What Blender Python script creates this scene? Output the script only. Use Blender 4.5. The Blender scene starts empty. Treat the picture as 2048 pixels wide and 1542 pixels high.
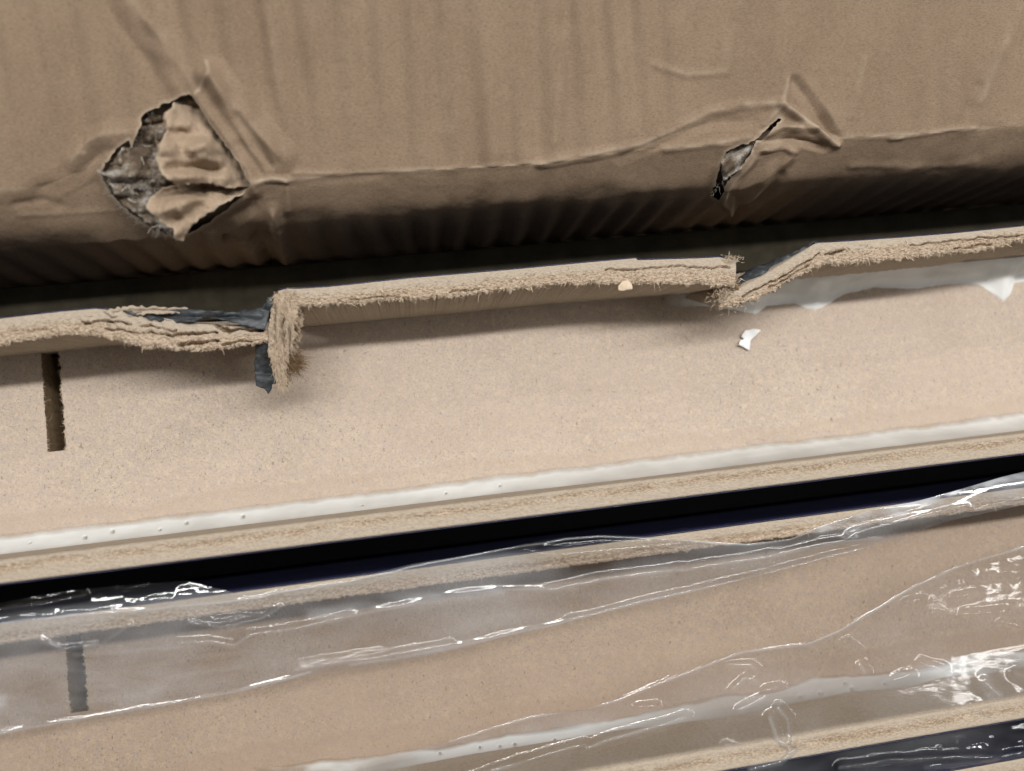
import bpy, math
import numpy as np
from mathutils import Matrix, Vector

# ------------------------------------------------------------------ camera
S = 0.001                                   # everything below is in millimetres
FPX, CX, CY, CAMZ = 1600.0, 1024.0, 771.0, 233.0
_x = np.array([12376, 1311, -1600.0]); _x /= np.linalg.norm(_x)
_yn = -139.0; _xn = (-1600.0**2 - 1311*_yn)/12376
_z = -np.array([_xn, _yn, -1600.0]); _z /= np.linalg.norm(_z)
ROT = np.stack([_x, np.cross(_z, _x), _z], 1)     # world -> camera
scene = bpy.context.scene
cam = bpy.data.cameras.new('camera'); cam_ob = bpy.data.objects.new('camera', cam)
scene.collection.objects.link(cam_ob)
m = Matrix([list(ROT.T[i]) + [0] for i in range(3)] + [[0, 0, 0, 1]])
m[2][3] = CAMZ*S
cam_ob.matrix_world = m
cam.sensor_width = 36.0; cam.lens = FPX/2048*36
cam.clip_start = 0.005; cam.clip_end = 50
cam.dof.use_dof = True; cam.dof.focus_distance = 0.218; cam.dof.aperture_fstop = 7
scene.camera = cam_ob

# ------------------------------------------------------------------ light
world = bpy.data.worlds.new('World'); scene.world = world; world.use_nodes = True
bg = world.node_tree.nodes['Background']
bg.inputs[0].default_value = (1.0, 0.99, 0.98, 1); bg.inputs[1].default_value = 0.115

def tube(name, loc, sx, sy, power, rz=0.0, col=(1, 0.985, 0.96)):
    l = bpy.data.lights.new(name, 'AREA'); l.shape = 'RECTANGLE'; l.size = sx; l.size_y = sy
    l.energy = power; l.color = col
    o = bpy.data.objects.new(name, l); scene.collection.objects.link(o)
    o.location = loc
    o.rotation_euler = (-math.atan2(loc[1], loc[2]), 0, math.radians(rz))      # tube runs along the boards, facing them
    return o
tube('key_and_glint_tube', (0.45, 0.44, 1.6), 2.8, 0.075, 40)
tube('key_and_glint_tube', (0.5, 0.44, 1.8), 2.8, 0.045, 9, -45)  # added tube, set aslant to draw highlights on the film
tube('key_and_glint_tube', (0.3, 1.7, 1.7), 1.2, 0.06, 6)  # extra unseen tube, added for more highlights
tube('soft_fill_panel', (0.1, 0.9, 2.2), 3.0, 1.4, 3)  # added soft fill from above, stands in for ambient light
vs = scene.view_settings
vs.view_transform = 'Standard'; vs.look = 'None'; vs.gamma = 1.0; vs.exposure = 0.0
vs.use_curve_mapping = False
scene.cycles.max_bounces = 10; scene.cycles.transparent_max_bounces = 16
scene.cycles.caustics_reflective = False; scene.cycles.caustics_refractive = False

# ------------------------------------------------------------------ helpers
rng = np.random.default_rng(7)
def unp(u, v, z):
    """photo pixel + height above the fibreboard panel -> millimetres"""
    u, v, z = np.broadcast_arrays(np.asarray(u, float), np.asarray(v, float), np.asarray(z, float))
    d = np.stack([(u - CX)/FPX, -(v - CY)/FPX, -np.ones_like(u)], -1) @ ROT
    t = (z - CAMZ)/d[..., 2]
    p = d*t[..., None]; p[..., 2] += CAMZ
    return p
def prj(P):
    q = (np.asarray(P, float) - np.array([0, 0, CAMZ])) @ ROT.T
    return CX - FPX*q[..., 0]/q[..., 2], CY + FPX*q[..., 1]/q[..., 2]

def _h(i, j, s):
    n = (i.astype(np.int64)*374761393 + j.astype(np.int64)*668265263 + s*2147483647 + 1013904223) & 0xFFFFFFFF
    n = ((n ^ (n >> 13))*1274126177) & 0xFFFFFFFF
    n = ((n ^ (n >> 16))*2246822519) & 0xFFFFFFFF
    return ((n ^ (n >> 15)) & 0xFFFFFF)/float(0xFFFFFF)
def vn(x, y, s=0):
    """smooth value noise, -1..1"""
    x = np.asarray(x, float); y = np.asarray(y, float)
    x, y = np.broadcast_arrays(x, y)
    i = np.floor(x); j = np.floor(y); fx = x - i; fy = y - j
    fx = fx*fx*(3 - 2*fx); fy = fy*fy*(3 - 2*fy)
    a = _h(i, j, s); b = _h(i+1, j, s); c = _h(i, j+1, s); d = _h(i+1, j+1, s)
    return 2*((a*(1-fx) + b*fx)*(1-fy) + (c*(1-fx) + d*fx)*fy) - 1
def fbm(x, y, s=0, o=3):
    r = 0; a = 1.0; t = 0
    for k in range(o):
        r = r + a*vn(np.asarray(x)*2**k, np.asarray(y)*2**k, s+k*17); t += a; a *= 0.55
    return r/t
def seg_dist(u, v, pts):
    """distance to a polyline, and signed side of the closest piece"""
    best = np.full(np.shape(u), 1e9); side = np.zeros(np.shape(u))
    for (x0, y0), (x1, y1) in zip(pts[:-1], pts[1:]):
        dx, dy = x1-x0, y1-y0; L = dx*dx + dy*dy + 1e-9
        t = np.clip(((u-x0)*dx + (v-y0)*dy)/L, 0, 1)
        d = np.hypot(u - x0 - t*dx, v - y0 - t*dy)
        k = d < best
        best = np.where(k, d, best)
        side = np.where(k, np.sign((u-x0)*dy - (v-y0)*dx), side)
    return best, side
def nearest_on(u, v, pts):
    best = np.full(np.shape(u), 1e9); bu = np.array(u, float); bv = np.array(v, float)
    for (x0, y0), (x1, y1) in zip(pts[:-1], pts[1:]):
        dx, dy = x1-x0, y1-y0; L = dx*dx + dy*dy + 1e-9
        t = np.clip(((u-x0)*dx + (v-y0)*dy)/L, 0, 1)
        qx, qy = x0+t*dx, y0+t*dy
        d = np.hypot(u-qx, v-qy); k = d < best
        best = np.where(k, d, best); bu = np.where(k, qx, bu); bv = np.where(k, qy, bv)
    return bu, bv, best
def inside(u, v, poly):
    r = np.zeros(np.shape(u), bool); n = len(poly)
    for k in range(n):
        x0, y0 = poly[k]; x1, y1 = poly[(k+1) % n]
        if y0 == y1: continue
        c = ((y0 > v) != (y1 > v)) & (u < (x1-x0)*(v-y0)/(y1-y0) + x0)
        r ^= c
    return r
def rough_poly(poly, step, amp, seed, closed=True):
    """subdivide an outline and roughen it like torn paper"""
    r = np.random.default_rng(abs(seed)); out = []
    P = list(poly) + ([poly[0]] if closed else [])
    for (x0, y0), (x1, y1) in zip(P[:-1], P[1:]):
        L = math.hypot(x1-x0, y1-y0); n = max(1, int(L/step))
        for k in range(n):
            t = k/n; o = r.normal(0, amp) if k else r.normal(0, amp*0.4)
            out.append((x0+t*(x1-x0) - o*(y1-y0)/(L+1e-9), y0+t*(y1-y0) + o*(x1-x0)/(L+1e-9)))
    if not closed: out.append(P[-1])
    return out
def ip(x, pts):
    p = np.asarray(pts, float); return np.interp(x, p[:, 0], p[:, 1])

def mk(name, V, F, mat, parent=None, smooth=True, attrs=None):
    """V (n,3) in mm, F list/array of polygons -> one mesh object"""
    me = bpy.data.meshes.new(name)
    V = np.asarray(V, float)*S
    if isinstance(F, np.ndarray):
        n, k = F.shape
        me.vertices.add(len(V)); me.vertices.foreach_set('co', V.ravel())
        me.loops.add(n*k); me.polygons.add(n)
        me.loops.foreach_set('vertex_index', F.astype(np.int32).ravel())
        me.polygons.foreach_set('loop_start', np.arange(0, n*k, k, dtype=np.int32))
        me.update(calc_edges=True)
    else:
        me.from_pydata([tuple(p) for p in V], [], F); me.update()
    me.validate()
    if smooth: me.polygons.foreach_set('use_smooth', [True]*len(me.polygons))
    if attrs:
        for an, av in attrs.items():
            a = me.attributes.new(an, 'FLOAT', 'POINT'); a.data.foreach_set('value', np.asarray(av, np.float32).ravel())
    if mat: me.materials.append(mat)
    o = bpy.data.objects.new(name, me); scene.collection.objects.link(o)
    if parent: o.parent = parent
    return o
def grid_faces(nr, nc, off=0):
    a = np.arange(nr*nc).reshape(nr, nc) + off
    return np.stack([a[:-1, :-1], a[:-1, 1:], a[1:, 1:], a[1:, :-1]], -1).reshape(-1, 4)
def compact(V, F, *extra):
    used = np.zeros(len(V), bool); used[F.ravel()] = True
    idx = np.cumsum(used) - 1
    return (V[used], idx[F]) + tuple(e[used] for e in extra)
def boxes(bl):
    V = []; F = []
    for (x0, x1, y0, y1, z0, z1) in bl:
        b = len(V)
        V += [(x0,y0,z0),(x1,y0,z0),(x1,y1,z0),(x0,y1,z0),(x0,y0,z1),(x1,y0,z1),(x1,y1,z1),(x0,y1,z1)]
        F += [[b+3,b+2,b+1,b],[b+4,b+5,b+6,b+7],[b,b+1,b+5,b+4],[b+1,b+2,b+6,b+5],[b+2,b+3,b+7,b+6],[b+3,b,b+4,b+7]]
    return V, F
def empty(name, loc, label, cat, group=None):
    o = bpy.data.objects.new(name, None); scene.collection.objects.link(o)
    o.location = [c*S for c in loc]; o.empty_display_size = 0.01
    o['label'] = label; o['category'] = cat
    if group: o['group'] = group
    return o
def under(o, p):
    """parent keeping world place (empties are only translated)"""
    o.parent = p; o.matrix_parent_inverse = Matrix.Translation(-p.location)
    return o
def tag(o, label, cat, group=None):
    o['label'] = label; o['category'] = cat
    if group: o['group'] = group
def fibres(name, base, dirs, length, rad, mat, parent, seed=0, curl=0.35, nseg=3):
    """tapering, slightly curled wood fibres, all in one mesh"""
    r = np.random.default_rng(seed); n = len(base)
    dirs = dirs/np.linalg.norm(dirs, axis=1)[:, None]
    c1 = r.normal(0, 1, (n, 3)); c1 -= (c1*dirs).sum(1)[:, None]*dirs
    c1 /= np.linalg.norm(c1, axis=1)[:, None]
    rings = []
    a = np.cross(dirs, c1); 
    for k in range(nseg+1):
        t = k/nseg
        p = base + dirs*(length*t)[:, None] + c1*(length*curl*t*t)[:, None]
        rr = (rad*(1 - 0.75*t))[:, None]
        for j in range(3):
            an = 2*math.pi*j/3
            rings.append(p + rr*(math.cos(an)*a + math.sin(an)*c1))
    V = np.stack(rings, 1)            # n, (nseg+1)*3, 3
    m = (nseg+1)*3; F = []
    for k in range(nseg):
        for j in range(3):
            F.append([k*3+j, k*3+(j+1) % 3, (k+1)*3+(j+1) % 3, (k+1)*3+j])
    F = np.array(F)
    F = (F[None] + (np.arange(n)*m)[:, None, None]).reshape(-1, 4)
    o = mk(name, V.reshape(-1, 3), F, mat, None); under(o, parent); o['kind'] = 'stuff'
    return o

# ------------------------------------------------------------------ materials
class NT:
    def __init__(s, name):
        s.m = bpy.data.materials.new(name); s.m.use_nodes = True; s.t = s.m.node_tree; s.t.nodes.clear()
        s.out = s.n('ShaderNodeOutputMaterial')
        s.co = s.n('ShaderNodeTexCoord')
    def n(s, t, **k):
        x = s.t.nodes.new(t)
        for a, b in k.items(): setattr(x, a, b)
        return x
    def l(s, a, b): s.t.links.new(a, b)
    def geo(s): 
        g = s.n('ShaderNodeNewGeometry'); return g.outputs['Position']
    def mapn(s, scale, src=None, rot=(0, 0, 0), loc=(0, 0, 0)):
        mp = s.n('ShaderNodeMapping'); mp.inputs['Scale'].default_value = scale
        mp.inputs['Rotation'].default_value = rot; mp.inputs['Location'].default_value = loc
        s.l(src if src is not None else s.co.outputs['Object'], mp.inputs['Vector']); return mp.outputs[0]
    def noise(s, vec, scale, detail=4, rough=0.55, dist=0.0):
        x = s.n('ShaderNodeTexNoise'); x.inputs['Scale'].default_value = scale
        x.inputs['Detail'].default_value = detail; x.inputs['Roughness'].default_value = rough
        x.inputs['Distortion'].default_value = dist
        s.l(vec, x.inputs['Vector']); return x.outputs['Fac']
    def ramp(s, fac, stops, interp='LINEAR'):
        r = s.n('ShaderNodeValToRGB'); r.color_ramp.interpolation = interp
        e = r.color_ramp.elements
        while len(e) < len(stops): e.new(0.5)
        for k, (p, c) in enumerate(stops):
            e[k].position = p; e[k].color = tuple(c) + (1,) if hasattr(c, '__len__') else (c, c, c, 1)
        s.l(fac, r.inputs[0]); return r.outputs[0]
    def mix(s, fac, a, b, mode='MIX'):
        x = s.n('ShaderNodeMix', data_type='RGBA', blend_type=mode)
        for sock, v in ((x.inputs[0], fac), (x.inputs[6], a), (x.inputs[7], b)):
            if hasattr(v, 'is_output'): s.l(v, sock)
            elif hasattr(v, '__len__'): sock.default_value = tuple(v) + (1,) if len(v) == 3 else v
            else: sock.default_value = v
        return x.outputs[2]
    def math(s, op, a, b=0.0, clamp=False):
        x = s.n('ShaderNodeMath', operation=op); x.use_clamp = clamp
        for sock, v in ((x.inputs[0], a), (x.inputs[1], b)):
            if hasattr(v, 'is_output'): s.l(v, sock)
            else: sock.default_value = v
        return x.outputs[0]
    def attr(s, name):
        x = s.n('ShaderNodeAttribute', attribute_name=name); return x.outputs['Fac']
    def bump(s, h, strength, dist):
        x = s.n('ShaderNodeBump'); x.inputs['Strength'].default_value = strength; x.inputs['Distance'].default_value = dist
        s.l(h, x.inputs['Height']); return x.outputs[0]
    def bsdf(s, col, rough=0.7, normal=None, spec=0.3, **k):
        b = s.n('ShaderNodeBsdfPrincipled')
        if hasattr(col, 'is_output'): s.l(col, b.inputs['Base Color'])
        else: b.inputs['Base Color'].default_value = tuple(col) + (1,)
        if hasattr(rough, 'is_output'): s.l(rough, b.inputs['Roughness'])
        else: b.inputs['Roughness'].default_value = rough
        b.inputs['Specular IOR Level'].default_value = spec
        if normal is not None: s.l(normal, b.inputs['Normal'])
        for a, v in k.items(): b.inputs[a.replace('_', ' ')].default_value = v
        s.l(b.outputs[0], s.out.inputs[0]); return b

def mat_panel(name, tint, glue_y, stain_w):
    t = NT(name); P = t.geo()
    base = t.ramp(t.noise(t.mapn((1, 1, 1), P), 45, 5, 0.6), [(0.3, (0.375, 0.303, 0.236)), (0.5, (0.445, 0.365, 0.288)), (0.72, (0.49, 0.405, 0.322))])
    # grey-mauve and peach clouds of surface fibre
    cl = t.noise(t.mapn((1, 1.3, 1), P), 330, 4, 0.65)
    base = t.mix(t.ramp(cl, [(0.45, 0.0), (0.62, 0.7)]), base, (0.40, 0.335, 0.30))
    cl = t.noise(t.mapn((1.2, 1, 1), P, loc=(3, 1, 0)), 420, 4, 0.65)
    base = t.mix(t.ramp(cl, [(0.5, 0.0), (0.64, 0.6)]), base, (0.56, 0.45, 0.345))
    fine = t.noise(t.mapn((1, 0.55, 1), P, rot=(0, 0, 0.7)), 1900, 3, 0.65)
    base = t.mix(t.ramp(fine, [(0.48, 0.0), (0.70, 0.6)]), base, (0.58, 0.48, 0.38))
    fine2 = t.noise(t.mapn((0.6, 1, 1), P, rot=(0, 0, 0.5)), 2100, 2, 0.6)
    base = t.mix(t.ramp(fine2, [(0.30, 0.8), (0.47, 0.0)]), base, (0.31, 0.245, 0.20))
    # dark specks
    for sc, p0, p1, d, ro, seed in ((1300, 0.655, 0.70, 0.7, 0.4, 0.0), (800, 0.675, 0.71, 0.75, -0.5, 3.1), (2200, 0.635, 0.70, 0.55, 1.1, 5.5)):
        sp_ = t.noise(t.mapn((1, 0.62, 1), P, rot=(0, 0, ro), loc=(seed, seed, 0)), sc, 2, 0.5)
        cl2 = t.ramp(t.noise(t.mapn((1, 1, 1), P, loc=(seed*2, 1, 0)), 75, 2, 0.5), [(0.35, 0.35), (0.65, 1.0)])
        base = t.mix(t.math('MULTIPLY', t.math('MULTIPLY', t.ramp(sp_, [(p0, 0.0), (p1, 1.0)]), cl2), d), base, (0.17, 0.125, 0.105))
    v = t.n('ShaderNodeTexVoronoi'); v.inputs['Scale'].default_value = 190; t.l(P, v.inputs['Vector'])
    sel = t.ramp(t.math('FRACT', t.math('MULTIPLY', v.outputs['Color'], 7.13)), [(0.8, 0.0), (0.84, 1.0)])
    base = t.mix(t.math('MULTIPLY', t.math('MULTIPLY', t.ramp(v.outputs['Distance'], [(0.03, 1.0), (0.08, 0.0)]), sel), 0.75), base, (0.14, 0.10, 0.085))
    big = t.noise(t.mapn((1, 1.6, 1), P), 14, 4, 0.6)
    base = t.mix(t.ramp(big, [(0.35, 0.45), (0.6, 0.0)]), base, (0.45, 0.355, 0.285))
    # damp rim where the glue soaked into the board
    sp = t.n('ShaderNodeSeparateXYZ'); t.l(P, sp.inputs[0])
    wob = t.math('MULTIPLY', t.math('SUBTRACT', t.noise(t.mapn((1, 0.001, 0.001), P), 32, 3, 0.5), 0.5), 0.012)
    dy = t.math('ADD', t.math('SUBTRACT', sp.outputs[1], glue_y*S), wob)
    st = t.ramp(t.math('MULTIPLY', dy, 1000.0/(stain_w*1.6)), [(0.0, 0.55), (0.40, 0.35), (0.60, 0.6), (0.70, 0.0)])
    base = t.mix(t.math('MULTIPLY', st, 0.75), base, (0.40, 0.31, 0.245))
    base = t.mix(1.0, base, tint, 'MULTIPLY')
    t.bsdf(base, 0.62, t.bump(fine, 0.12, 0.0003), 0.25); return t.m
def mat_fibre(name, dark=(0.25, 0.165, 0.10), mid=(0.46, 0.355, 0.26), light=(0.62, 0.51, 0.395)):
    """broken / sawn fibreboard; attribute 'torn' 0 smooth skin .. 1 opened core"""
    t = NT(name); P = t.geo()
    n1 = t.noise(t.mapn((0.5, 1, 1), P, rot=(0, 0, 0.25)), 2300, 4, 0.7)
    n2 = t.noise(P, 260, 3, 0.6)
    c = t.ramp(n1, [(0.36, dark), (0.47, mid), (0.62, light)])
    c = t.mix(t.ramp(n2, [(0.4, 0.0), (0.7, 0.35)]), c, mid)
    sm = t.ramp(n1, [(0.3, (0.40, 0.325, 0.248)), (0.6, (0.51, 0.43, 0.34))])
    a = t.math('ADD', t.attr('torn'), t.math('MULTIPLY', t.math('SUBTRACT', n2, 0.5), 0.7), clamp=True)
    c = t.mix(a, sm, c)
    c = t.mix(t.math('MULTIPLY', t.attr('brown'), t.ramp(n1, [(0.38, 0.9), (0.62, 0.2)])), c, (0.27, 0.185, 0.115))
    t.bsdf(c, 0.9, t.bump(n1, 0.8, 0.0006), 0.1); return t.m
def mat_card(name, c0=(0.205, 0.143, 0.095), c1=(0.258, 0.185, 0.126)):
    t = NT(name); P = t.geo()
    n = t.noise(t.mapn((1, 0.5, 0.5), P), 60, 5, 0.6)
    c = t.ramp(n, [(0.3, c0), (0.7, c1)])
    f = t.noise(t.mapn((1, 2.6, 2.6), P, rot=(0, 0, 0.06)), 1250, 3, 0.65)
    c = t.mix(t.ramp(f, [(0.28, 0.6), (0.48, 0.0), (0.85, 0.0)]), c, (0.11, 0.072, 0.044))
    c = t.mix(t.ramp(f, [(0.52, 0.0), (0.74, 0.55)]), c, (0.31, 0.235, 0.165))
    f2 = t.noise(t.mapn((1, 1.6, 1.6), P), 420, 2, 0.5)
    c = t.mix(t.ramp(f2, [(0.66, 0.0), (0.78, 0.35)]), c, (0.20, 0.12, 0.07))
    c = t.mix(t.math('MULTIPLY', t.attr('worn'), 0.75), c, (0.50, 0.41, 0.31))
    t.bsdf(c, 0.8, t.bump(f, 0.15, 0.0003), 0.2); return t.m
def mat_simple(name, col, rough=0.6, spec=0.3, nscale=300, amt=0.3, bumpd=0.0002, **k):
    t = NT(name); P = t.geo()
    n = t.noise(P, nscale, 4, 0.6)
    c = t.mix(t.ramp(n, [(0.3, amt), (0.65, 0.0)]), col, tuple(x*0.45 for x in col))
    t.bsdf(c, rough, t.bump(n, 0.25, bumpd), spec, **k); return t.m
def mat_laminate():
    t = NT('black_laminate'); P = t.geo()
    n = t.noise(t.mapn((0.25, 1, 1), P, rot=(0, 0, 0.2)), 700, 4, 0.65)
    big = t.noise(P, 40, 3, 0.6)
    sc = t.math('MULTIPLY', t.ramp(n, [(0.66, 0.0), (0.71, 1.0)]), t.ramp(big, [(0.42, 0.0), (0.6, 1.0)]))
    c = t.mix(sc, (0.013, 0.014, 0.034), (0.16, 0.16, 0.18))
    t.bsdf(c, t.ramp(big, [(0.3, 0.14), (0.7, 0.26)]), t.bump(big, 0.1, 0.001), 0.35); return t.m
def mat_peel():
    t = NT('peeled_laminate'); P = t.geo()
    n = t.noise(t.mapn((0.4, 1, 1), P), 900, 4, 0.7); big = t.noise(P, 220, 3, 0.6)
    c = t.ramp(n, [(0.32, (0.022, 0.025, 0.029)), (0.58, (0.06, 0.066, 0.072)), (0.8, (0.17, 0.175, 0.175))])
    c = t.mix(t.ramp(big, [(0.55, 0.0), (0.7, 0.8)]), c, (0.022, 0.025, 0.03))
    t.bsdf(c, 0.5, t.bump(n, 0.4, 0.0004), 0.4); return t.m
def mat_glue(name, alpha=1.0):
    t = NT(name); P = t.geo()
    n = t.noise(t.mapn((0.3, 1, 1), P), 160, 3, 0.5)
    c = t.ramp(n, [(0.35, (0.72, 0.73, 0.71)), (0.65, (0.83, 0.84, 0.82))])
    thin = t.attr('thin')                     # 1 = a thin smear that lets the board show through
    b = t.bsdf(c, 0.33, t.bump(n, 0.15, 0.0006), 0.45)
    tr = t.n('ShaderNodeBsdfTransparent'); tr.inputs[0].default_value = (0.93, 0.92, 0.9, 1)
    mx = t.n('ShaderNodeMixShader'); t.l(thin, mx.inputs[0]); t.l(b.outputs[0], mx.inputs[1]); t.l(tr.outputs[0], mx.inputs[2])
    t.l(mx.outputs[0], t.out.inputs[0]); return t.m
def mat_film(haze, tint=0.93):
    t = NT('clear_film'); P = t.geo()
    tr = t.n('ShaderNodeBsdfTransparent'); tr.inputs[0].default_value = (tint, tint, tint*1.005, 1)
    gl = t.n('ShaderNodeBsdfGlossy'); gl.inputs['Roughness'].default_value = 0.085
    n = t.noise(t.mapn((0.35, 1, 1), P, rot=(0, 0, 0.1)), 120, 4, 0.6)
    bp = t.bump(n, 0.10, 0.001); t.l(bp, gl.inputs['Normal'])
    fr = t.n('ShaderNodeLayerWeight'); fr.inputs[0].default_value = 0.5; t.l(bp, fr.inputs['Normal'])
    frv = t.math('ADD', t.math('MULTIPLY', t.math('POWER', fr.outputs['Facing'], 5.0), 0.6), 0.055)
    d1 = t.n('ShaderNodeBsdfDiffuse'); d1.inputs[0].default_value = (0.75, 0.77, 0.80, 1); nv = t.n('ShaderNodeCombineXYZ'); nv.inputs[1].default_value = 0.1; nv.inputs[2].default_value = 0.99; t.l(nv.outputs[0], d1.inputs['Normal'])
    d2 = t.n('ShaderNodeBsdfTranslucent'); d2.inputs[0].default_value = (0.75, 0.77, 0.80, 1)
    df = t.n('ShaderNodeMixShader'); df.inputs[0].default_value = 0.15; t.l(d1.outputs[0], df.inputs[1]); t.l(d2.outputs[0], df.inputs[2])
    h = t.math('ADD', t.math('MULTIPLY', t.ramp(t.noise(t.mapn((0.4, 1, 1), P), 55, 3, 0.6), [(0.38, 0.05), (0.68, 1.2)]), t.math('MULTIPLY', t.attr('hz'), haze)), t.attr('milk'), clamp=True)
    m1 = t.n('ShaderNodeMixShader'); t.l(h, m1.inputs[0]); t.l(tr.outputs[0], m1.inputs[1]); t.l(df.outputs[0], m1.inputs[2])
    m2 = t.n('ShaderNodeMixShader'); t.l(frv, m2.inputs[0]); t.l(m1.outputs[0], m2.inputs[1]); t.l(gl.outputs[0], m2.inputs[2])
    t.l(m2.outputs[0], t.out.inputs[0]); return t.m

def mat_ply():
    t = NT('torn_grey_ply'); P = t.geo()
    a = t.noise(P, 170, 4, 0.65); b = t.noise(t.mapn((1, 2.5, 1), P), 900, 3, 0.6)
    c = t.ramp(a, [(0.38, (0.10, 0.072, 0.05)), (0.48, (0.20, 0.16, 0.12)), (0.58, (0.36, 0.335, 0.30))])
    c = t.mix(t.ramp(b, [(0.35, 0.5), (0.55, 0.0)]), c, (0.09, 0.07, 0.055))
    t.bsdf(c, 0.95, t.bump(b, 0.5, 0.0005), 0.05); return t.m
M_card = mat_card('kraft_card')
M_tear = mat_card('torn_kraft_paper', (0.32, 0.235, 0.162), (0.40, 0.305, 0.22))
M_fluff = mat_simple('grey_paper_fluff', (0.36, 0.32, 0.265), 0.95, 0.05, 900, 0.85)
M_ply = mat_ply()
M_core = mat_card('corrugated_core', (0.20, 0.14, 0.095), (0.29, 0.21, 0.145))
M_pan1 = mat_panel('fibreboard_panel', (1, 1, 1), -13.2, 9)
M_pan2 = mat_panel('fibreboard_panel_dimmed', (0.74, 0.70, 0.66), -83.4, 9)  # tint carries the weaker light over this board
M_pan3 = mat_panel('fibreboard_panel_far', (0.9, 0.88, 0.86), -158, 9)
M_fib = mat_fibre('raw_fibreboard')
M_hair = mat_simple('wood_fibre', (0.66, 0.53, 0.395), 0.9, 0.1, 900, 0.3)
M_hair2 = mat_simple('brown_wood_fibre', (0.27, 0.175, 0.095), 0.9, 0.1, 900, 0.6)
M_slot = mat_simple('sawn_core', (0.26, 0.185, 0.11), 0.9, 0.1, 700, 0.5); M_lam = mat_laminate(); M_peel = mat_peel()
M_glue = mat_glue('white_glue'); M_chip = mat_simple('white_chip', (0.82, 0.83, 0.82), 0.5, 0.4, 900, 0.15)
M_film = mat_film(0.16, 0.86); M_film2 = mat_film(0.09, 0.92)
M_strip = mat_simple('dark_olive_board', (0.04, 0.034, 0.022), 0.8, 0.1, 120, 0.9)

# ------------------------------------------------------------------ cardboard box
ZC = 38.0; BASEZ = -16.0
box = empty('cardboard_box', (40, 70.7, BASEZ), 'brown cardboard box with torn, crushed fold along its open flap', 'box')
crease_px = [(-400, 425), (0, 383), (60, 376), (130, 356), (190, 328), (250, 325), (350, 345), (480, 366), (560, 363), (700, 350),
             (850, 341), (1000, 333), (1100, 325), (1200, 310), (1300, 297), (1440, 290), (1560, 283), (1650, 279), (1760, 271), (1900, 264), (2048, 252), (2500, 215)]
cw = unp([p[0] for p in crease_px], [p[1] for p in crease_px], ZC)
TILT = math.radians(16)
xs = np.concatenate([np.arange(-180, -110, 2.0), np.arange(-110, 200, 0.42), np.arange(200, 330, 2.0)])
sf = np.concatenate([np.arange(0, 6, 0.3), np.arange(6, 66, 0.48), np.arange(66, 130, 3.0)])
sw = -np.concatenate([np.arange(0, 6, 0.3), np.arange(6, 58.5, 0.5)])
ss = np.concatenate([sw[::-1], sf[1:]]); nwall = len(sw)
X, Sg = np.meshgrid(xs, ss)
Yc = np.interp(X, cw[:, 0], cw[:, 1])
# profile across the fold: lying flap, sloping strip between two score lines, standing wall
SC2 = -11.5
def prof(sv):
    w1 = 1/(1 + np.exp(-np.clip((sv - 0.2)/0.55, -50, 50))); w2 = 1/(1 + np.exp(-np.clip((sv - SC2)/2.8, -50, 50)))
    dy = w1*math.cos(TILT) + (1-w1)*w2*0.66; dz = w1*math.sin(TILT) + (1-w1)*w2*0.75 + (1-w1)*(1-w2)*1.0
    l = np.hypot(dy, dz); return dy/l, dz/l
sfine = np.arange(-75, 140, 0.05); pdy, pdz = prof(sfine)
cy = np.cumsum(pdy)*0.05; cz = np.cumsum(pdz)*0.05
k0 = np.searchsorted(sfine, 0); cy -= cy[k0]; cz -= cz[k0]
Yc = Yc + (70.4 - Yc)*np.clip((-Sg-4)/14, 0, 1)
Yb = Yc + np.interp(Sg, sfine, cy); Zb = np.maximum(ZC + np.interp(Sg, sfine, cz), BASEZ + 0.2)
base = np.stack([X, Yb, Zb], -1)
U, Vp = prj(base)
dY, dZ = prof(Sg)
Nn = np.stack([0*X, -dZ, dY], -1)
# flute washboard, irregular, plus slow waviness
ph = X + 1.6*vn(X*0.05, Sg*0.02, 3)
amp = 0.05 + 0.25*np.clip(0.5 + vn(X*0.035, Sg*0.03, 5), 0, 1)
disp = amp*np.sin(2*math.pi*ph/8.3)*np.where(Sg > 0, 2.0, 0.7 + 1.5*np.clip((SC2-3-Sg)/8, 0, 1))
disp += (0.45*vn(X*0.11, Sg*0.010, 15) + 0.10*vn(X*0.5, Sg*0.02, 16))*np.clip(Sg/4, 0, 1) + 0.55*vn(X*0.03, Sg*0.05, 9) + 0.12*fbm(X*0.25, Sg*0.25, 21) + 0.035*fbm(X*0.9, Sg*0.9, 22)
disp += 0.22*np.exp(-(Sg/2.0)**2)*vn(X*0.18, 0*X, 31) + 0.5*np.exp(-((Sg-SC2)/3.0)**2)*vn(X*0.09, 0*X, 33)
worn = 0.5*np.exp(-((Sg-0.3)/0.7)**2)*np.clip(0.3+1.1*fbm(X*0.15, Sg*0.5, 41), 0, 1)
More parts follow.
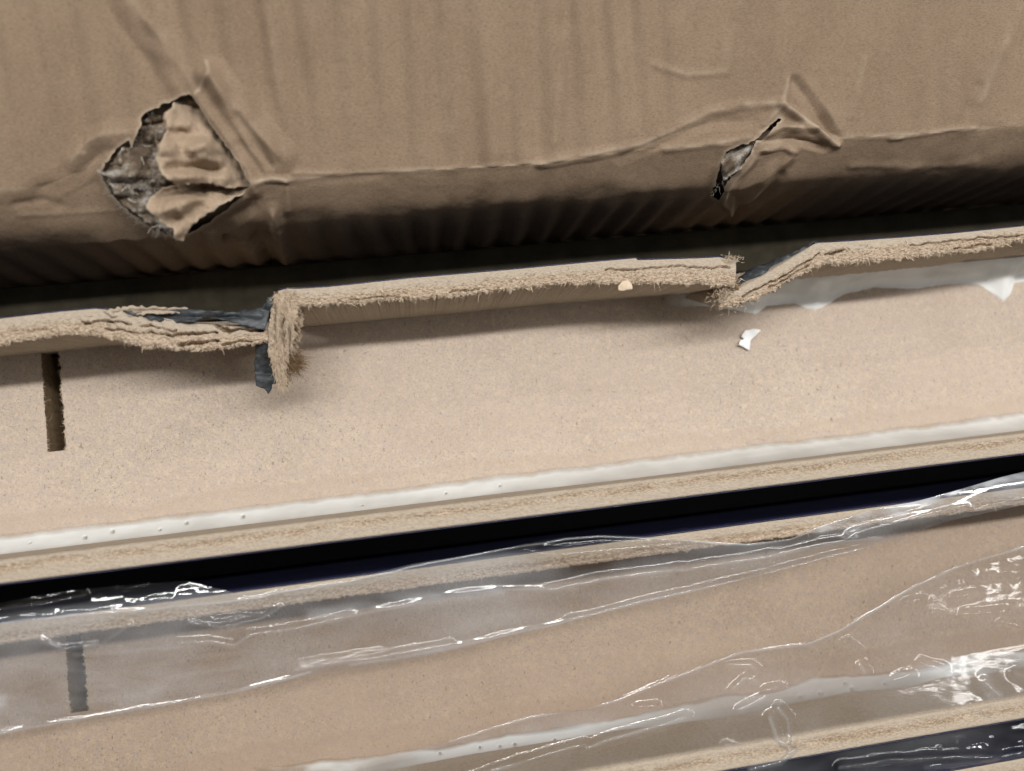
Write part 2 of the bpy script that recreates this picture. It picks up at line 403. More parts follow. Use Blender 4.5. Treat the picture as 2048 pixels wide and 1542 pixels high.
# ridge / dent list: polyline in the photo, half-width px, height mm, wear
RID = [
 ([(265, 10), (330, 90), (395, 190)], 34, 1.2, 0.1), ([(215, 0), (290, 120), (345, 205)], 16, -0.5, 0),
 ([(425, 150), (470, 215), (520, 270), (560, 312)], 28, 2.6, 0.12), ([(430, 160), (500, 300), (545, 345)], 17, 1.2, 0.1),
 ([(396, 196), (446, 262), (498, 340), (512, 380)], 14, 1.6, 0.1), ([(455, 480), (500, 488), (545, 470)], 9, -2.0, 0), ([(400, 470), (450, 448), (500, 415)], 14, -1.6, 0), ([(545, 425), (548, 470)], 8, 1.0, 0.6), ([(480, 290), (520, 345)], 9, -0.8, 0), ([(395, 190), (425, 150), (415, 125)], 7, 0.6, 0.8),
 ([(480, 235), (540, 330)], 10, -1.0, 0), ([(515, 362), (545, 357), (572, 360)], 7, 0.8, 0.9), ([(575, 365), (577, 420)], 8, 0.5, 0.2),
 ([(545, 420), (560, 470), (575, 540)], 14, 1.0, 0.15), ([(520, 470), (560, 560), (590, 600)], 18, -1.2, 0),
 ([(30, 410), (90, 402), (120, 412)], 8, -0.4, 0), ([(40, 432), (140, 426), (230, 420)], 5, 0.22, 0.3),
 ([(150, 320), (175, 285), (215, 270), (262, 266)], 22, 1.5, 0.2), ([(165, 300), (165, 270)], 7, -0.8, 0), ([(205, 300), (150, 345), (80, 380)], 22, -0.9, 0),
 ([(590, 345), (700, 346), (900, 338), (1080, 326)], 6, 0.25, 0.45), ([(560, 371), (760, 352)], 8, -0.25, 0),
 ([(1080, 326), (1200, 305), (1280, 290), (1345, 262), (1420, 225), (1480, 210), (1560, 207)], 11, 0.85, 0.45),
 ([(1240, 312), (1340, 270), (1420, 245), (1500, 240)], 14, -0.7, 0), ([(1330, 298), (1440, 285), (1500, 275)], 7, 0.5, 0.6),
 ([(1310, 130), (1370, 150), (1450, 146)], 8, 0.45, 0.4), ([(1575, 160), (1562, 210), (1530, 250)], 8, 0.7, 0.5),
 ([(1590, 165), (1632, 222), (1664, 272)], 13, -1.7, 0), ([(1560, 208), (1612, 246), (1672, 286)], 9, 1.9, 0.8), ([(1525, 270), (1562, 254), (1625, 258)], 8, 1.3, 0.8),
 ([(1535, 284), (1590, 278), (1645, 292)], 10, -1.3, 0), ([(1515, 300), (1560, 288), (1590, 300)], 8, 0.9, 0.5), ([(1506, 312), (1478, 346), (1452, 372), (1446, 396), (1460, 416)], 11, 1.7, 0.45), ([(1466, 400), (1462, 416)], 7, 1.2, 0.7),
 ([(1475, 375), (1530, 345), (1580, 310)], 13, 1.0, 0.05), ([(1462, 430), (1520, 400), (1560, 350)], 11, -1.0, 0),
 ([(1600, 175), (1680, 250)], 18, 0.6, 0.1), ([(1780, 275), (1860, 265), (1900, 258), (1950, 256)], 6, 0.4, 0.75), ([(1955, 175), (1935, 235)], 12, -0.6, 0),
 ([(1690, 272), (1800, 274)], 6, 0.2, 0.4), ([(1700, 330), (1900, 332), (1950, 320)], 7, 0.3, 0.15),
 ([(1400, 400), (1350, 450), (1330, 480)], 8, 0.4, 0.1), ([(1560, 300), (1500, 400)], 22, 1.0, 0.05),
 ([(2040, 20), (1990, 130), (1960, 200)], 14, 0.5, 0.2), ([(1730, 120), (1700, 230)], 12, 0.4, 0.15), ([(1480, 0), (1440, 160)], 16, 0.35, 0.1),
 ([(1130, 60), (1110, 280)], 14, 0.3, 0.12), ([(880, 80), (895, 260)], 16, 0.28, 0.1), ([(540, 40), (560, 200)], 14, 0.25, 0.08), ([(690, 20), (695, 300)], 16, -0.25, 0.0),
]
for pts, hw, hgt, wr in RID:
    d, _ = seg_dist(U, Vp, pts)
    g = np.maximum(0, 1 - d/(1.35*hw)) if abs(hgt) >= 0.7 else np.exp(-(d/hw)**2); disp += 1.15*hgt*g*(0.85 + 0.3*vn(X*0.3, Sg*0.3, 61))
    if wr: worn = np.maximum(worn, wr*np.exp(-(d/(hw*0.55))**2)*np.clip(0.55 + 0.9*fbm(X*0.4, Sg*0.4, 44), 0, 1))
V = base + Nn*disp[..., None]
holes = [rough_poly([(200, 345), (232, 298), (258, 278), (262, 300), (290, 226), (330, 206), (378, 188), (392, 205), (430, 262), (480, 330), (500, 372), (478, 398), (440, 428),
                     (400, 455), (368, 472), (312, 462), (255, 420), (222, 388)], 7, 1.6, 1),
         rough_poly([(1424, 393), (1436, 345), (1452, 304), (1480, 290), (1512, 283), (1502, 308), (1474, 342), (1452, 368), (1444, 392), (1436, 402)], 5, 1.3, 2),
         rough_poly([(1508, 282), (1530, 262), (1556, 236), (1563, 238), (1540, 264), (1522, 281)], 5, 0.7, 4)]
U, Vp = prj(V)
nr, nc = X.shape
F = grid_faces(nr, nc)
fu = U.ravel()[F].mean(1); fv = Vp.ravel()[F].mean(1)
drop = np.zeros(len(F), bool)
Vf = V.reshape(-1, 3).copy()
for hpoly in holes:
    ins = inside(fu, fv, hpoly); drop |= ins
    a = np.zeros(len(Vf), bool); a[F[ins].ravel()] = True
    b = np.zeros(len(Vf), bool); b[F[~ins].ravel()] = True
    k = np.where(a & b)[0]
    bu, bv, dist = nearest_on(U.ravel()[k], Vp.ravel()[k], hpoly + [hpoly[0]])
    ok = dist < 9
    Vf[k[ok]] = unp(bu[ok], bv[ok], Vf[k[ok], 2])
    d, _ = seg_dist(U.ravel(), Vp.ravel(), hpoly + [hpoly[0]])
    worn.ravel()[:] = np.maximum(worn.ravel(), 0.75*np.exp(-(d/4.5)**2))
row = (np.arange(len(F))//(nc-1))
for nm, sel in (('side_wall', (row < nwall-1) & ~drop), ('flap', (row >= nwall-1) & ~drop)):
    v_, f_, w_ = compact(Vf, F[sel], worn.ravel())
    under(mk(nm, v_, f_, M_card, attrs={'worn': w_}), box)
# outer paper of the double wall, seen only through the holes, and the box floor
V2 = (base - Nn*4.2)[::4, ::6]
under(mk('outer_liner', V2.reshape(-1, 3), grid_faces(*V2.shape[:2]), M_core), box)
under(mk('base', *boxes([(-180, 330, -230, 72.2, BASEZ-4, BASEZ)]), M_card, smooth=False), box)

def patch(name, outline, zc, mat, parent, step=4.0, folds=(), seed=1, thick=0.14, rough=1.9, attr='worn', wear=0.7, nz=0.25, facet=0.0):
    """torn piece of sheet: outline traced in the photo, height from control points (u,v,z)"""
    poly = rough_poly(outline, 6, rough, seed)
    us = np.arange(min(p[0] for p in poly)-step, max(p[0] for p in poly)+step*2, step)
    vs_ = np.arange(min(p[1] for p in poly)-step, max(p[1] for p in poly)+step*2, step)
    UU, VV = np.meshgrid(us, vs_)
    F = grid_faces(*UU.shape)
    u, v = UU.ravel().copy(), VV.ravel().copy()
    keep = inside(u[F].mean(1), v[F].mean(1), poly)
    a = np.zeros(len(u), bool); a[F[keep].ravel()] = True
    b = np.zeros(len(u), bool); b[F[~keep].ravel()] = True
    k = np.where(a & b)[0]
    u[k], v[k], _ = nearest_on(u[k], v[k], poly + [poly[0]])
    c = np.asarray(zc, float)
    d2 = (u[:, None]-c[None, :, 0])**2 + (v[:, None]-c[None, :, 1])**2 + 60
    wt = d2**-1.4; z = (wt*c[None, :, 2]).sum(1)/wt.sum(1)
    for pts, hw, hgt in folds:
        d, sd = seg_dist(u, v, pts); z = z + 1.7*hgt*np.maximum(0, 1 - d/(1.9*hw))
    z = z + nz*fbm(u*0.03, v*0.03, seed*7) + facet*(np.abs(vn(u*0.021, v*0.034, seed*5)) + 0.6*np.abs(vn(u*0.05+7, v*0.04, seed*5+1)) + 0.35*np.abs(vn(u*0.1, v*0.09, seed*5+2)))
    d, _ = seg_dist(u, v, poly + [poly[0]])
    at = wear*np.exp(-(d/4.0)**2)
    P = unp(u, v, z)
    v_, f_, a_ = compact(P, F[keep], at)
    o = mk(name, v_, f_, mat, attrs={attr: a_})
    if thick:
        md = o.modifiers.new('thickness', 'SOLIDIFY'); md.thickness = thick*S; md.offset = -1
    if parent: under(o, parent)
    return o
# left tear: two curled lobes of the face paper
patch('torn_paper', [(383, 188), (410, 212), (445, 252), (472, 285), (505, 335), (512, 372), (470, 376), (440, 372), (400, 366), (352, 369), (324, 350), (311, 320), (316, 292), (334, 262), (328, 232), (345, 207)],
      [(383, 188, 38.5), (405, 215, 37), (448, 255, 36), (472, 285, 35), (505, 335, 34), (512, 372, 33), (330, 235, 44), (315, 300, 48.5), (335, 350, 48), (400, 300, 46), (352, 369, 46), (440, 372, 40)], M_tear, box, 3.5,
      [([(335, 250), (385, 245), (425, 262)], 12, 1.0), ([(340, 268), (380, 268), (430, 280)], 8, -0.9), ([(345, 340), (385, 333), (430, 340)], 11, -1.6), ([(350, 352), (400, 352), (450, 358)], 8, 0.9),
       ([(380, 300), (425, 282)], 7, 0.7), ([(440, 300), (440, 350)], 12, 0.8)], 11, facet=1.6)
patch('torn_paper', [(325, 374), (360, 366), (440, 366), (512, 362), (506, 380), (455, 404), (420, 424), (388, 448), (366, 484), (352, 480), (346, 456), (318, 442), (293, 418), (298, 396)],
      [(325, 374, 41), (440, 366, 37), (512, 362, 33), (420, 424, 38.5), (366, 484, 39), (295, 415, 45.5), (350, 410, 44), (350, 455, 42)], M_tear, box, 3.5,
      [([(330, 385), (400, 374), (470, 372)], 12, -2.2), ([(320, 425), (380, 405), (440, 385)], 9, 0.9), ([(350, 395), (330, 420)], 8, 0.6), ([(345, 450), (380, 425), (400, 400)], 10, -0.8)], 12, facet=1.4)
# shredded inner plies in the left hole: thin curled strips of paper
def shreds(name, n, region, z0, z1, mat, seed, L=(3, 8), Wd=(0.7, 2.2)):
    r = np.random.default_rng(seed); V = []; F = []; ns = 9
    us, vs_ = [p[0] for p in region], [p[1] for p in region]
    k = 0
    while k < n:
        u, v = r.uniform(min(us), max(us)), r.uniform(min(vs_), max(vs_))
        if not inside(np.array([u]), np.array([v]), region)[0]: continue
        p = unp(u, v, r.uniform(z0, z1)).astype(float)
        a = r.uniform(0, 6.28); tl = r.uniform(-0.35, 0.35); l = r.uniform(*L); w = r.uniform(*Wd); cu = r.normal(0, 0.9); cu2 = r.normal(0, 0.35); roll = r.normal(0, 0.6)
        off = len(V)
        for q in range(ns):
            t = q/(ns-1); a2 = a + cu*t; tl += cu2/ns*2 + r.normal(0, 0.12)
            d = np.array([math.cos(a2)*math.cos(tl), math.sin(a2)*math.cos(tl), math.sin(tl)])
            p = p + d*l/ns
            sd = np.array([-math.sin(a2)*math.cos(roll), math.cos(a2)*math.cos(roll), math.sin(roll)])
            ww = w*(0.5 + 0.5*math.sin(math.pi*min(1, t*1.2+0.1)))*(1 + r.normal(0, 0.22))/2
            V.append(p - sd*ww); V.append(p + sd*ww*(1 + r.normal(0, 0.2)))
            if q: F.append([off+2*q-2, off+2*q-1, off+2*q+1, off+2*q])
        k += 1
    o = mk(name, np.array(V), np.array(F), mat, smooth=True); under(o, box); o['kind'] = 'stuff'
HREG = [(232, 345), (245, 312), (270, 296), (298, 246), (330, 225), (345, 235), (335, 300), (340, 350), (330, 375), (305, 400), (312, 440), (345, 462), (312, 455), (258, 418), (226, 386)]
HLOW = [(228, 348), (240, 335), (290, 332), (325, 352), (300, 380), (262, 402), (240, 385)]
patch('torn_ply', [(212, 345), (240, 300), (262, 284), (295, 232), (335, 212), (350, 235), (345, 300), (352, 360), (345, 420), (352, 470), (312, 458), (256, 416), (226, 386)],
      [(212, 345, 36), (240, 300, 36), (295, 232, 36.5), (345, 230, 35.5), (300, 290, 33.5), (270, 330, 36), (240, 365, 37), (300, 360, 35), (330, 400, 34), (256, 416, 33.5), (312, 458, 31.5), (352, 470, 31)],
      M_ply, box, 3.0, [([(215, 350), (270, 345), (335, 365)], 8, 1.0), ([(230, 380), (280, 385), (320, 410)], 8, -1.0), ([(270, 300), (330, 310)], 8, 0.8)], 31, 0.12, 2.5, nz=0.6, facet=3.0)
shreds('paper_shreds', 8, HLOW, 37, 38.5, M_fluff, 7, (2.5, 6), (0.5, 1.4))
shreds('paper_shreds', 6, HREG, 36.5, 37.5, M_fluff, 6, (2, 5), (0.4, 1.2))
shreds('paper_shreds', 6, [(300, 430), (345, 452), (360, 480), (318, 462)], 33, 36, M_fluff, 9, (2, 4), (0.4, 1.0))
# right tear: inner plies behind the slit
for k, (ol, zz) in enumerate([([(1440, 325), (1460, 297), (1512, 286), (1500, 318), (1470, 345), (1446, 362)], 34.5)]):
    patch('torn_ply', ol, [(p[0], p[1], zz + math.sin(i*2.1)) for i, p in enumerate(ol)], M_ply, box, 3.5,
          [([(1450, 340), (1500, 295)], 6, 1.6), ([(1465, 345), (1505, 310)], 4, -1.2)], 50+k, 0.25, 1.6)
# loose paper fuzz on the torn edges
pb = []
for poly, zz, n in (([(205, 345), (222, 390), (255, 425), (312, 465), (350, 470)], 37, 260), ([(230, 340), (280, 345), (330, 350), (250, 380), (300, 420)], 39, 160), ([(311, 320), (324, 350), (295, 415), (346, 456)], 43, 90),
                    ([(290, 228), (330, 208), (375, 192)], 40, 60), ([(1424, 391), (1446, 360), (1500, 315), (1560, 240)], 38, 70)):
    q = rough_poly(poly, 2, 2, n, False); pk = np.array(q)[rng.integers(0, len(q), n)]
    pb.append(unp(pk[:, 0], pk[:, 1], zz + rng.normal(0, 1, n)))
pb = np.concatenate(pb); n = len(pb)
fibres('paper_fuzz', pb, rng.normal(0, 1, (n, 3)) + np.array([-0.4, -0.4, 0.3]), rng.uniform(0.5, 2.0, n), rng.uniform(0.025, 0.06, n), M_fluff, box, 3, 0.5)

# dark offcut lying in the gap behind the boards
so = mk('gap_strip', *boxes([(-178, 328, 46.2, 60.9, BASEZ+0.02, -8.5)]), M_strip, smooth=False)
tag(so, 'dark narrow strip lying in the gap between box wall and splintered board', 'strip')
so2 = mk('gap_strip', *boxes([(-178, 328, -27.4, -19.8, BASEZ+0.02, -7.0)]), mat_simple('gap_shade_black', (0.005, 0.005, 0.008), 0.6, 0.15), smooth=False)  # added black strip, stands in for the deep shade in this gap
tag(so2, 'added black strip for the shade deep in the gap between splintered board and filmed board', 'strip')
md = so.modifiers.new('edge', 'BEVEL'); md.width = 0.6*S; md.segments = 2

# ------------------------------------------------------------------ channel boards
XL, XR, HT = -170.0, 320.0, 28.0
def slotted_panel(name, y_in0, y_in1, slot_y, slot_x, mat, parent):
    """panel with a sawn slot: a real through-cut groove, ragged on one side"""
    th = 16.0; sd_ = 15.4
    ys = np.concatenate([np.arange(y_in1, slot_y, 1.2)[:-1] if slot_y > y_in1 else [], np.arange(slot_y, y_in0, 0.35), [y_in0]])
    ys[0] = y_in1
    sx0 = slot_x[0] + 0.10*vn(ys*1.2, 0*ys, 3) ; sx1 = slot_x[1] + 0.30*vn(ys*1.1, 0*ys, 4) + 0.12*vn(ys*3.1, 0*ys, 5)
    xl = np.linspace(XL, 0, 60); xr = np.linspace(0, XR, 90)
    rows = []
    V = []; F = []
    def add(P, flip=False):
        off = sum(len(v) for v in V); V.append(P.reshape(-1, 3)); f = grid_faces(P.shape[0], P.shape[1], off)
        F.append(f[:, ::-1] if flip else f)
    inslot = ys >= slot_y - 1e-6
    j0 = int(np.argmax(inslot))
    def top(x0, x1, yy, n):
        t = np.linspace(0, 1, n)[None, :]
        x0 = np.broadcast_to(x0, yy.shape)[:, None]; x1 = np.broadcast_to(x1, yy.shape)[:, None]
        Xg = x0 + (x1-x0)*t; return np.stack([Xg, np.broadcast_to(yy[:, None], Xg.shape), 0*Xg], -1)
    add(top(XL, sx0[j0], ys[:j0+1], 20)); add(top(sx0[j0], sx1[j0], ys[:j0+1], 4)); add(top(sx1[j0], XR, ys[:j0+1], 60))
    add(top(XL, sx0[j0:], ys[j0:], 20)); add(top(sx1[j0:], XR, ys[j0:], 60))
    y2 = ys[j0:]; dz = np.linspace(0, -sd_, 12)
    for sx, fl in ((sx0[j0:], True), (sx1[j0:], False)):
        add(np.stack([np.broadcast_to(sx[:, None], (len(y2), 12)) + 0.12*vn(y2[:, None]*2, dz[None, :]*2, 8), np.broadcast_to(y2[:, None], (len(y2), 12)), np.broadcast_to(dz[None, :], (len(y2), 12))], -1), fl)
    # end wall of the slot and its floor
    xe = np.linspace(sx0[j0], sx1[j0], 4); nf0 = sum(len(f) for f in F[:5]); 
    add(np.stack([np.broadcast_to(xe[:, None], (4, 12)), np.full((4, 12), ys[j0]), np.broadcast_to(dz[None, :], (4, 12))], -1))
    add(np.stack([np.stack([sx0[j0:], y2, 0*y2 - sd_], -1), np.stack([sx1[j0:], y2, 0*y2 - sd_], -1)], 0))
    nf1 = sum(len(f) for f in F)
    # underside and outer sides
    add(np.array([[[XL, y_in1, -th], [XR, y_in1, -th]], [[XL, y_in0, -th], [XR, y_in0, -th]]]), True)
    for yy in (y_in0, y_in1):
        add(np.array([[[XL, yy, -th], [XR, yy, -th]], [[XL, yy, 0], [XR, yy, 0]]]), yy == y_in0)
    o = mk(name, np.concatenate(V), np.concatenate(F), mat, smooth=False); under(o, parent)
    rr = np.random.default_rng(9); k_ = rr.integers(j0, len(ys), 260); sd2 = rr.uniform(0, 1, 260) < 0.35
    bb = np.stack([np.where(sd2, sx0[k_], sx1[k_]), ys[k_], np.full(260, 0.02)], -1)
    dd_ = np.stack([np.where(sd2, 1, -1)*rr.uniform(0.0, 1, 260) + rr.normal(0, 0.5, 260), rr.normal(0, 0.8, 260), rr.normal(-0.1, 0.25, 260)], -1)
    fibres('sawn_fuzz', bb, dd_, rr.uniform(0.3, 1.0, 260), rr.uniform(0.04, 0.1, 260), M_hair, o, 12, 0.4)
    o.data.materials.append(M_slot)
    mi = np.zeros(len(o.data.polygons), np.int32); mi[nf0:nf1] = 1; o.data.polygons.foreach_set('material_index', mi); return o

def ribbon_rail(name, outer, inner, ybo, ybi, parent, seed=1, cracks=(), torn0=0.25, rag=0.5, relief=0.45, zdrop=None, groove=None, ds=0.2, nw=36, foot=-16.0, mat=None):
    """a fibreboard wall: matched outer/inner top edges (n,2 world xy), feet at y = ybo / ybi"""
    outer = np.asarray(outer, float); inner = np.asarray(inner, float)
    L = np.concatenate([[0], np.cumsum(np.hypot(*np.diff((outer+inner)/2, axis=0).T))])
    n = max(4, int(L[-1]/ds)); t = np.linspace(0, L[-1], n)
    O = np.stack([np.interp(t, L, outer[:, k]) for k in (0, 1)], -1); I = np.stack([np.interp(t, L, inner[:, k]) for k in (0, 1)], -1)
    w = np.linspace(0, 1, nw)
    P = O[:, None]*(1-w)[None, :, None] + I[:, None]*w[None, :, None]
    X, Y = P[..., 0], P[..., 1]
    W = np.broadcast_to(w[None, :], X.shape)
    dirw = (I - O); th = np.linalg.norm(dirw, axis=1); dirw = dirw/th[:, None]
    torn = np.clip((W - torn0)/0.25 + 0.5*fbm(X*0.35, Y*0.9, seed+4), 0, 1)
    # ragged inner lip
    ragd = rag*(0.5*fbm(X*0.35, 0*X, seed+1, 3) + 0.9*np.maximum(0, vn(X*1.1, Y*0.2, seed+2))**1.5 + 0.5*vn(X*2.6, Y*0.3, seed+3))
    sh = ragd*np.clip((W-0.55)/0.45, 0, 1)
    X = X + dirw[:, None, 0]*sh; Y = Y + dirw[:, None, 1]*sh
    z = HT + relief*torn*(0.3*fbm(X*0.5, Y*1.3, seed+7, 2) + 0.6*vn(X*1.6, Y*3.2, seed+9) + 0.9*vn(X*2.6, Y*5.2, seed+10)) - 0.45*torn*W**2 - 0.5*np.clip((W-0.9)/0.1, 0, 1)
    z -= 0.25*np.clip((0.06-W)/0.06, 0, 1) 
    z += 0.06*vn(X*1.5, Y*1.5, seed+12)
    brown = np.zeros_like(X)
    if groove: # loosened core line along the sawn edge
        g = np.exp(-((W-groove[0]-0.07*fbm(X*0.12, 0*X, seed+30))/groove[1])**2)
        z = z + groove[2]*g*np.clip(0.6+fbm(X*0.3, Y, seed+31), 0, 1.3) + 0.35*g*fbm(X*1.4, Y*3, seed+33)
        torn = np.maximum(torn, np.clip(1.1*g*(0.6+0.8*fbm(X*0.25, Y*0.5, seed+32)), 0, 1))
    if groove: brown = np.clip(1.3*g*(0.45+0.9*fbm(X*0.16, Y*0.9, seed+36)), 0, 1)
    if zdrop is not None: z = z + zdrop(X, Y)
    u, v = prj(np.stack([X, Y, np.full_like(X, HT)], -1))
    for pts, hw, dep in cracks:
        d, _ = seg_dist(u, v + 2.6*vn(u*0.05, u*0, seed+40) + 1.4*vn(u*0.16, u*0, seed+41), pts)
        hw = np.maximum(1.2, hw*(0.55 + 0.45*vn(u*0.06, u*0, seed+43)))
        k = np.exp(-(d/hw)**4); z = z - 1.3*dep*k; torn = np.maximum(torn, np.exp(-(d/(hw*2))**2))
    top = np.stack([X, Y, z], -1)
    # faces down to the foot
    nz_ = 16; q = np.linspace(0, 1, nz_+1)[1:]
    def wallside(edge, yb, sgn):
        Pq = []
        for qq in q:
            e = edge.copy(); e[:, 2] = edge[:, 2]*(1-qq) + foot*qq
            bl = np.clip(qq*1.35, 0, 1)
            e[:, 1] = edge[:, 1]*(1-bl) + yb*bl
            Pq.append(e)
        return np.stack(Pq, 1)
    wo = wallside(top[:, 0], ybo, 1)[:, ::-1]; wi = wallside(top[:, -1], ybi, -1)
    G = np.concatenate([wo, top, wi], 1)
    tA = np.concatenate([np.zeros((n, nz_)), torn, np.zeros((n, nz_))], 1)
    Vv = G.reshape(-1, 3); Ff = grid_faces(*G.shape[:2])[:, ::-1]
    # end caps
    nc_ = G.shape[1]
    caps = []
    for r_ in (0, n-1):
        for c in range(nc_//2):
            a, b = r_*nc_+c, r_*nc_+nc_-1-c
            if b-1 > a+1 or True:
                if c+1 < nc_-1-c-1 or c+1 <= nc_-2-c:
                    caps.append([a, a+1, b-1, b] if r_ == 0 else [b, b-1, a+1, a])
    caps = [c for c in caps if len(set(c)) == 4]
    Ff = np.concatenate([Ff, np.array(caps)]) if caps else Ff
    o = mk(name, Vv, Ff, mat or M_fib, attrs={'torn': tA, 'brown': np.concatenate([np.zeros((n, nz_)), brown, np.zeros((n, nz_))], 1)}); under(o, parent)
    return o, top, torn
def straight(x0, x1, yo, yi):
    return [(x0, yo), (x1, yo)], [(x0, yi), (x1, yi)]
def rail_fringe(top, parent_rail, dens, seed, mat=None, lo=0.4, hi=1.6, down=-0.5, fat=1.0):
    r = np.random.default_rng(seed)
    n0, nw = top.shape[:2]; n = int(n0*dens)
    i = r.integers(0, n0, n); keep = (0.5 + vn(top[i, -1, 0]*0.35, 0*i, seed)) > r.uniform(0, 1, n)*0.9
    i = i[keep]; n = len(i); j = np.where(r.uniform(0, 1, n) < 0.75, nw-1-r.integers(0, 3, n), r.integers(nw//3, nw, n))
    b = top[i, j]
    out = top[i, -1] - top[i, 0]; out[:, 2] = 0; out /= np.linalg.norm(out, axis=1)[:, None]
    d = out*1.0 + r.normal(0, 0.45, (n, 3)); d[:, 0] += r.normal(0, 0.6, n); d[:, 2] += down*0.5 + r.normal(0, 0.3, n)
    L = r.uniform(lo, hi, n)*np.where(r.uniform(0, 1, n) < 0.1, 1.7, 1.0)
    fibres('fibre_fringe', b - d*0.15, d, L, fat*r.uniform(0.035, 0.12, n), mat or M_hair, parent_rail, seed)

def top_fibres(top, rail, n, seed):
    """loose fibres lying along the broken face"""
    r = np.random.default_rng(seed); n0, nw = top.shape[:2]
    i = r.integers(0, n0, n); j = r.integers(nw//4, nw, n); b = top[i, j] + np.array([0, 0, 0.05])
    d = np.stack([r.normal(0, 1, n), r.normal(0, 0.38, n), r.normal(0.08, 0.16, n)], -1)
    h = int(n*0.75)
    fibres('loose_fibres', b[:h], d[:h], r.uniform(0.4, 1.5, h), r.uniform(0.035, 0.08, h), M_hair, rail, seed, 0.2)
    fibres('loose_fibres', b[h:], d[h:], r.uniform(0.4, 1.6, n-h), r.uniform(0.04, 0.09, n-h), M_hair2, rail, seed+1, 0.2)

def lam_sheet(name, path, z0, z1, mat, rail, th=0.4, foot_y=None):
    """thin laminate skin on an outer edge: path of world xy along the outer face"""
    P = np.asarray(path, float); n = len(P); nzz = 8
    V = []
    for s_ in (0, 1):
        for k in range(nzz+1):
            q = k/nzz; z = z1 + (z0-z1)*q
            y = P[:, 1] if foot_y is None else P[:, 1]*(1-q) + foot_y*q
            V.append(np.stack([P[:, 0], y + s_*th, np.full(n, z)], -1))
    V = np.array(V)
    a = V[:nzz+1]; b = V[nzz+1:]
    F = [grid_faces(nzz+1, n), grid_faces(nzz+1, n, (nzz+1)*n)[:, ::-1]]
    i = np.arange(n-1); o = (nzz+1)*n
    F.append(np.stack([i, i+o, i+1+o, i+1], -1))
    ob = mk(name, V.reshape(-1, 3), np.concatenate(F), mat, smooth=False); under(ob, rail); return ob

def glue_bead(name, y_corner, wfun, hfun, parent, x0, x1, pits=(), seed=5, thin=None, ds=0.35):
    """fillet of dried white glue in the corner between panel and lower wall"""
    x = np.arange(x0, x1, ds); n = 26; t = np.linspace(0, 1, n)
    X, T = np.meshgrid(x, t, indexing='ij')
    Wd = wfun(X) + 0.5*fbm(X*0.06, 0*X, seed) + 0.22*vn(X*0.4, 0*X, seed+1); H = hfun(X) + 0.6*fbm(X*0.07, 0*X, seed+2)
    # concave fillet: from panel (t=0) to the wall (t=1)
    Y = y_corner + Wd*(1-T)**1.35 + 0.05
    Z = H*T**1.7 + 0.16*np.sin(np.pi*np.clip(T*1.15, 0, 1))**0.7 + 0.05*fbm(X*0.5, T*4, seed+3)
    Z = np.where(T == 0, -0.05, Z)
    u, v = prj(np.stack([X, Y, Z], -1))
    pit = np.zeros_like(Z)
    for (pu, pv, pr) in pits:
        d = np.hypot(u-pu, v-pv); pr = pr*0.9
        Z = Z - 0.9*np.exp(-(d/(pr*0.6))**4) + 0.08*np.exp(-((d-pr*1.3)/(pr*0.5))**2)
        pit = np.maximum(pit, 0.8*np.exp(-(d/(pr*0.62))**4))
    th_ = thin(X, T) if thin is not None else np.clip(1.1 - T*3.0 + 0.25*fbm(X*0.2, T*2, seed+9), 0.22 + 0.15*fbm(X*0.1, T, seed+8), 1)
    th_ = np.maximum(th_, pit)
    o = mk(name, np.stack([X, Y, Z], -1).reshape(-1, 3), grid_faces(len(x), n)[:, ::-1], M_glue, attrs={'thin': th_}); under(o, parent); return o

def W2(pts, z=HT):
    p = unp([q[0] for q in pts], [q[1] for q in pts], z); return p[:, :2]

# ---- board one: upper wall smashed
YO, YI, YLI, YLO = 44.8, 40.0, -13.4, -18.9
b1 = empty('channel_board', (75, (YO+YLO)/2, BASEZ), 'long fibreboard channel whose wall is smashed and splintered beside the torn cardboard', 'board', 'channel boards side by side in the box')
slotted_panel('panel', YI, YLI, 12.3, (-99.2, -94.4), M_pan1, b1)
XA = [(-400, 672), (0, 637), (120, 623), (190, 617), (250, 622), (300, 630), (350, 640), (400, 646), (450, 650), (500, 648), (532, 640)]
XB = [(-400, 724), (0, 687), (120, 670), (170, 668), (215, 674), (255, 690), (310, 694), (350, 701), (410, 698), (460, 692), (505, 684), (532, 678)]
ua = np.array([-420, 0, 60, 120, 190, 230, 270, 310, 350, 400, 450, 500, 532.])
oA = W2(list(zip(ua, ip(ua, XA)))); iA = W2(list(zip(ua, ip(ua, XB))))
cr1 = [([(165, 645), (200, 641), (262, 647)], 3.2, 3.0), ([(210, 658), (290, 665), (330, 668)], 2.2, 2.2), ([(330, 668), (380, 668), (430, 662)], 2.6, 2.5), ([(355, 690), (400, 684), (432, 678)], 3.0, 3.0),
       ([(420, 645), (455, 658), (520, 655)], 4.5, 3.0), ([(280, 650), (350, 660)], 2.0, 1.8), ([(440, 685), (500, 678)], 2.0, 2.0), ([(20, 665), (110, 655)], 1.8, 0.8)]
drop = lambda X, Y: -2.2*np.clip((X + 62)/22, 0, 1)
ra, ta, _ = ribbon_rail('rail', oA, iA, YO, YI, b1, 1, cr1, 0.32, 0.8, 0.32, drop)
rail_fringe(ta, ra, 0.25, 61)
rail_fringe(ta, ra, 0.16, 161, lo=0.5, hi=1.5, fat=2.6)
XBo = [(540, 585), (575, 577), (620, 577), (700, 569), (820, 556), (1000, 541), (1180, 524), (1272, 516), (1275, 520), (1400, 516), (1440, 514), (1470, 521)]
XBi = [(540, 620), (600, 612), (650, 610), (750, 603), (900, 592), (1100, 571), (1200, 566), (1330, 566), (1400, 568), (1440, 571), (1470, 572)]
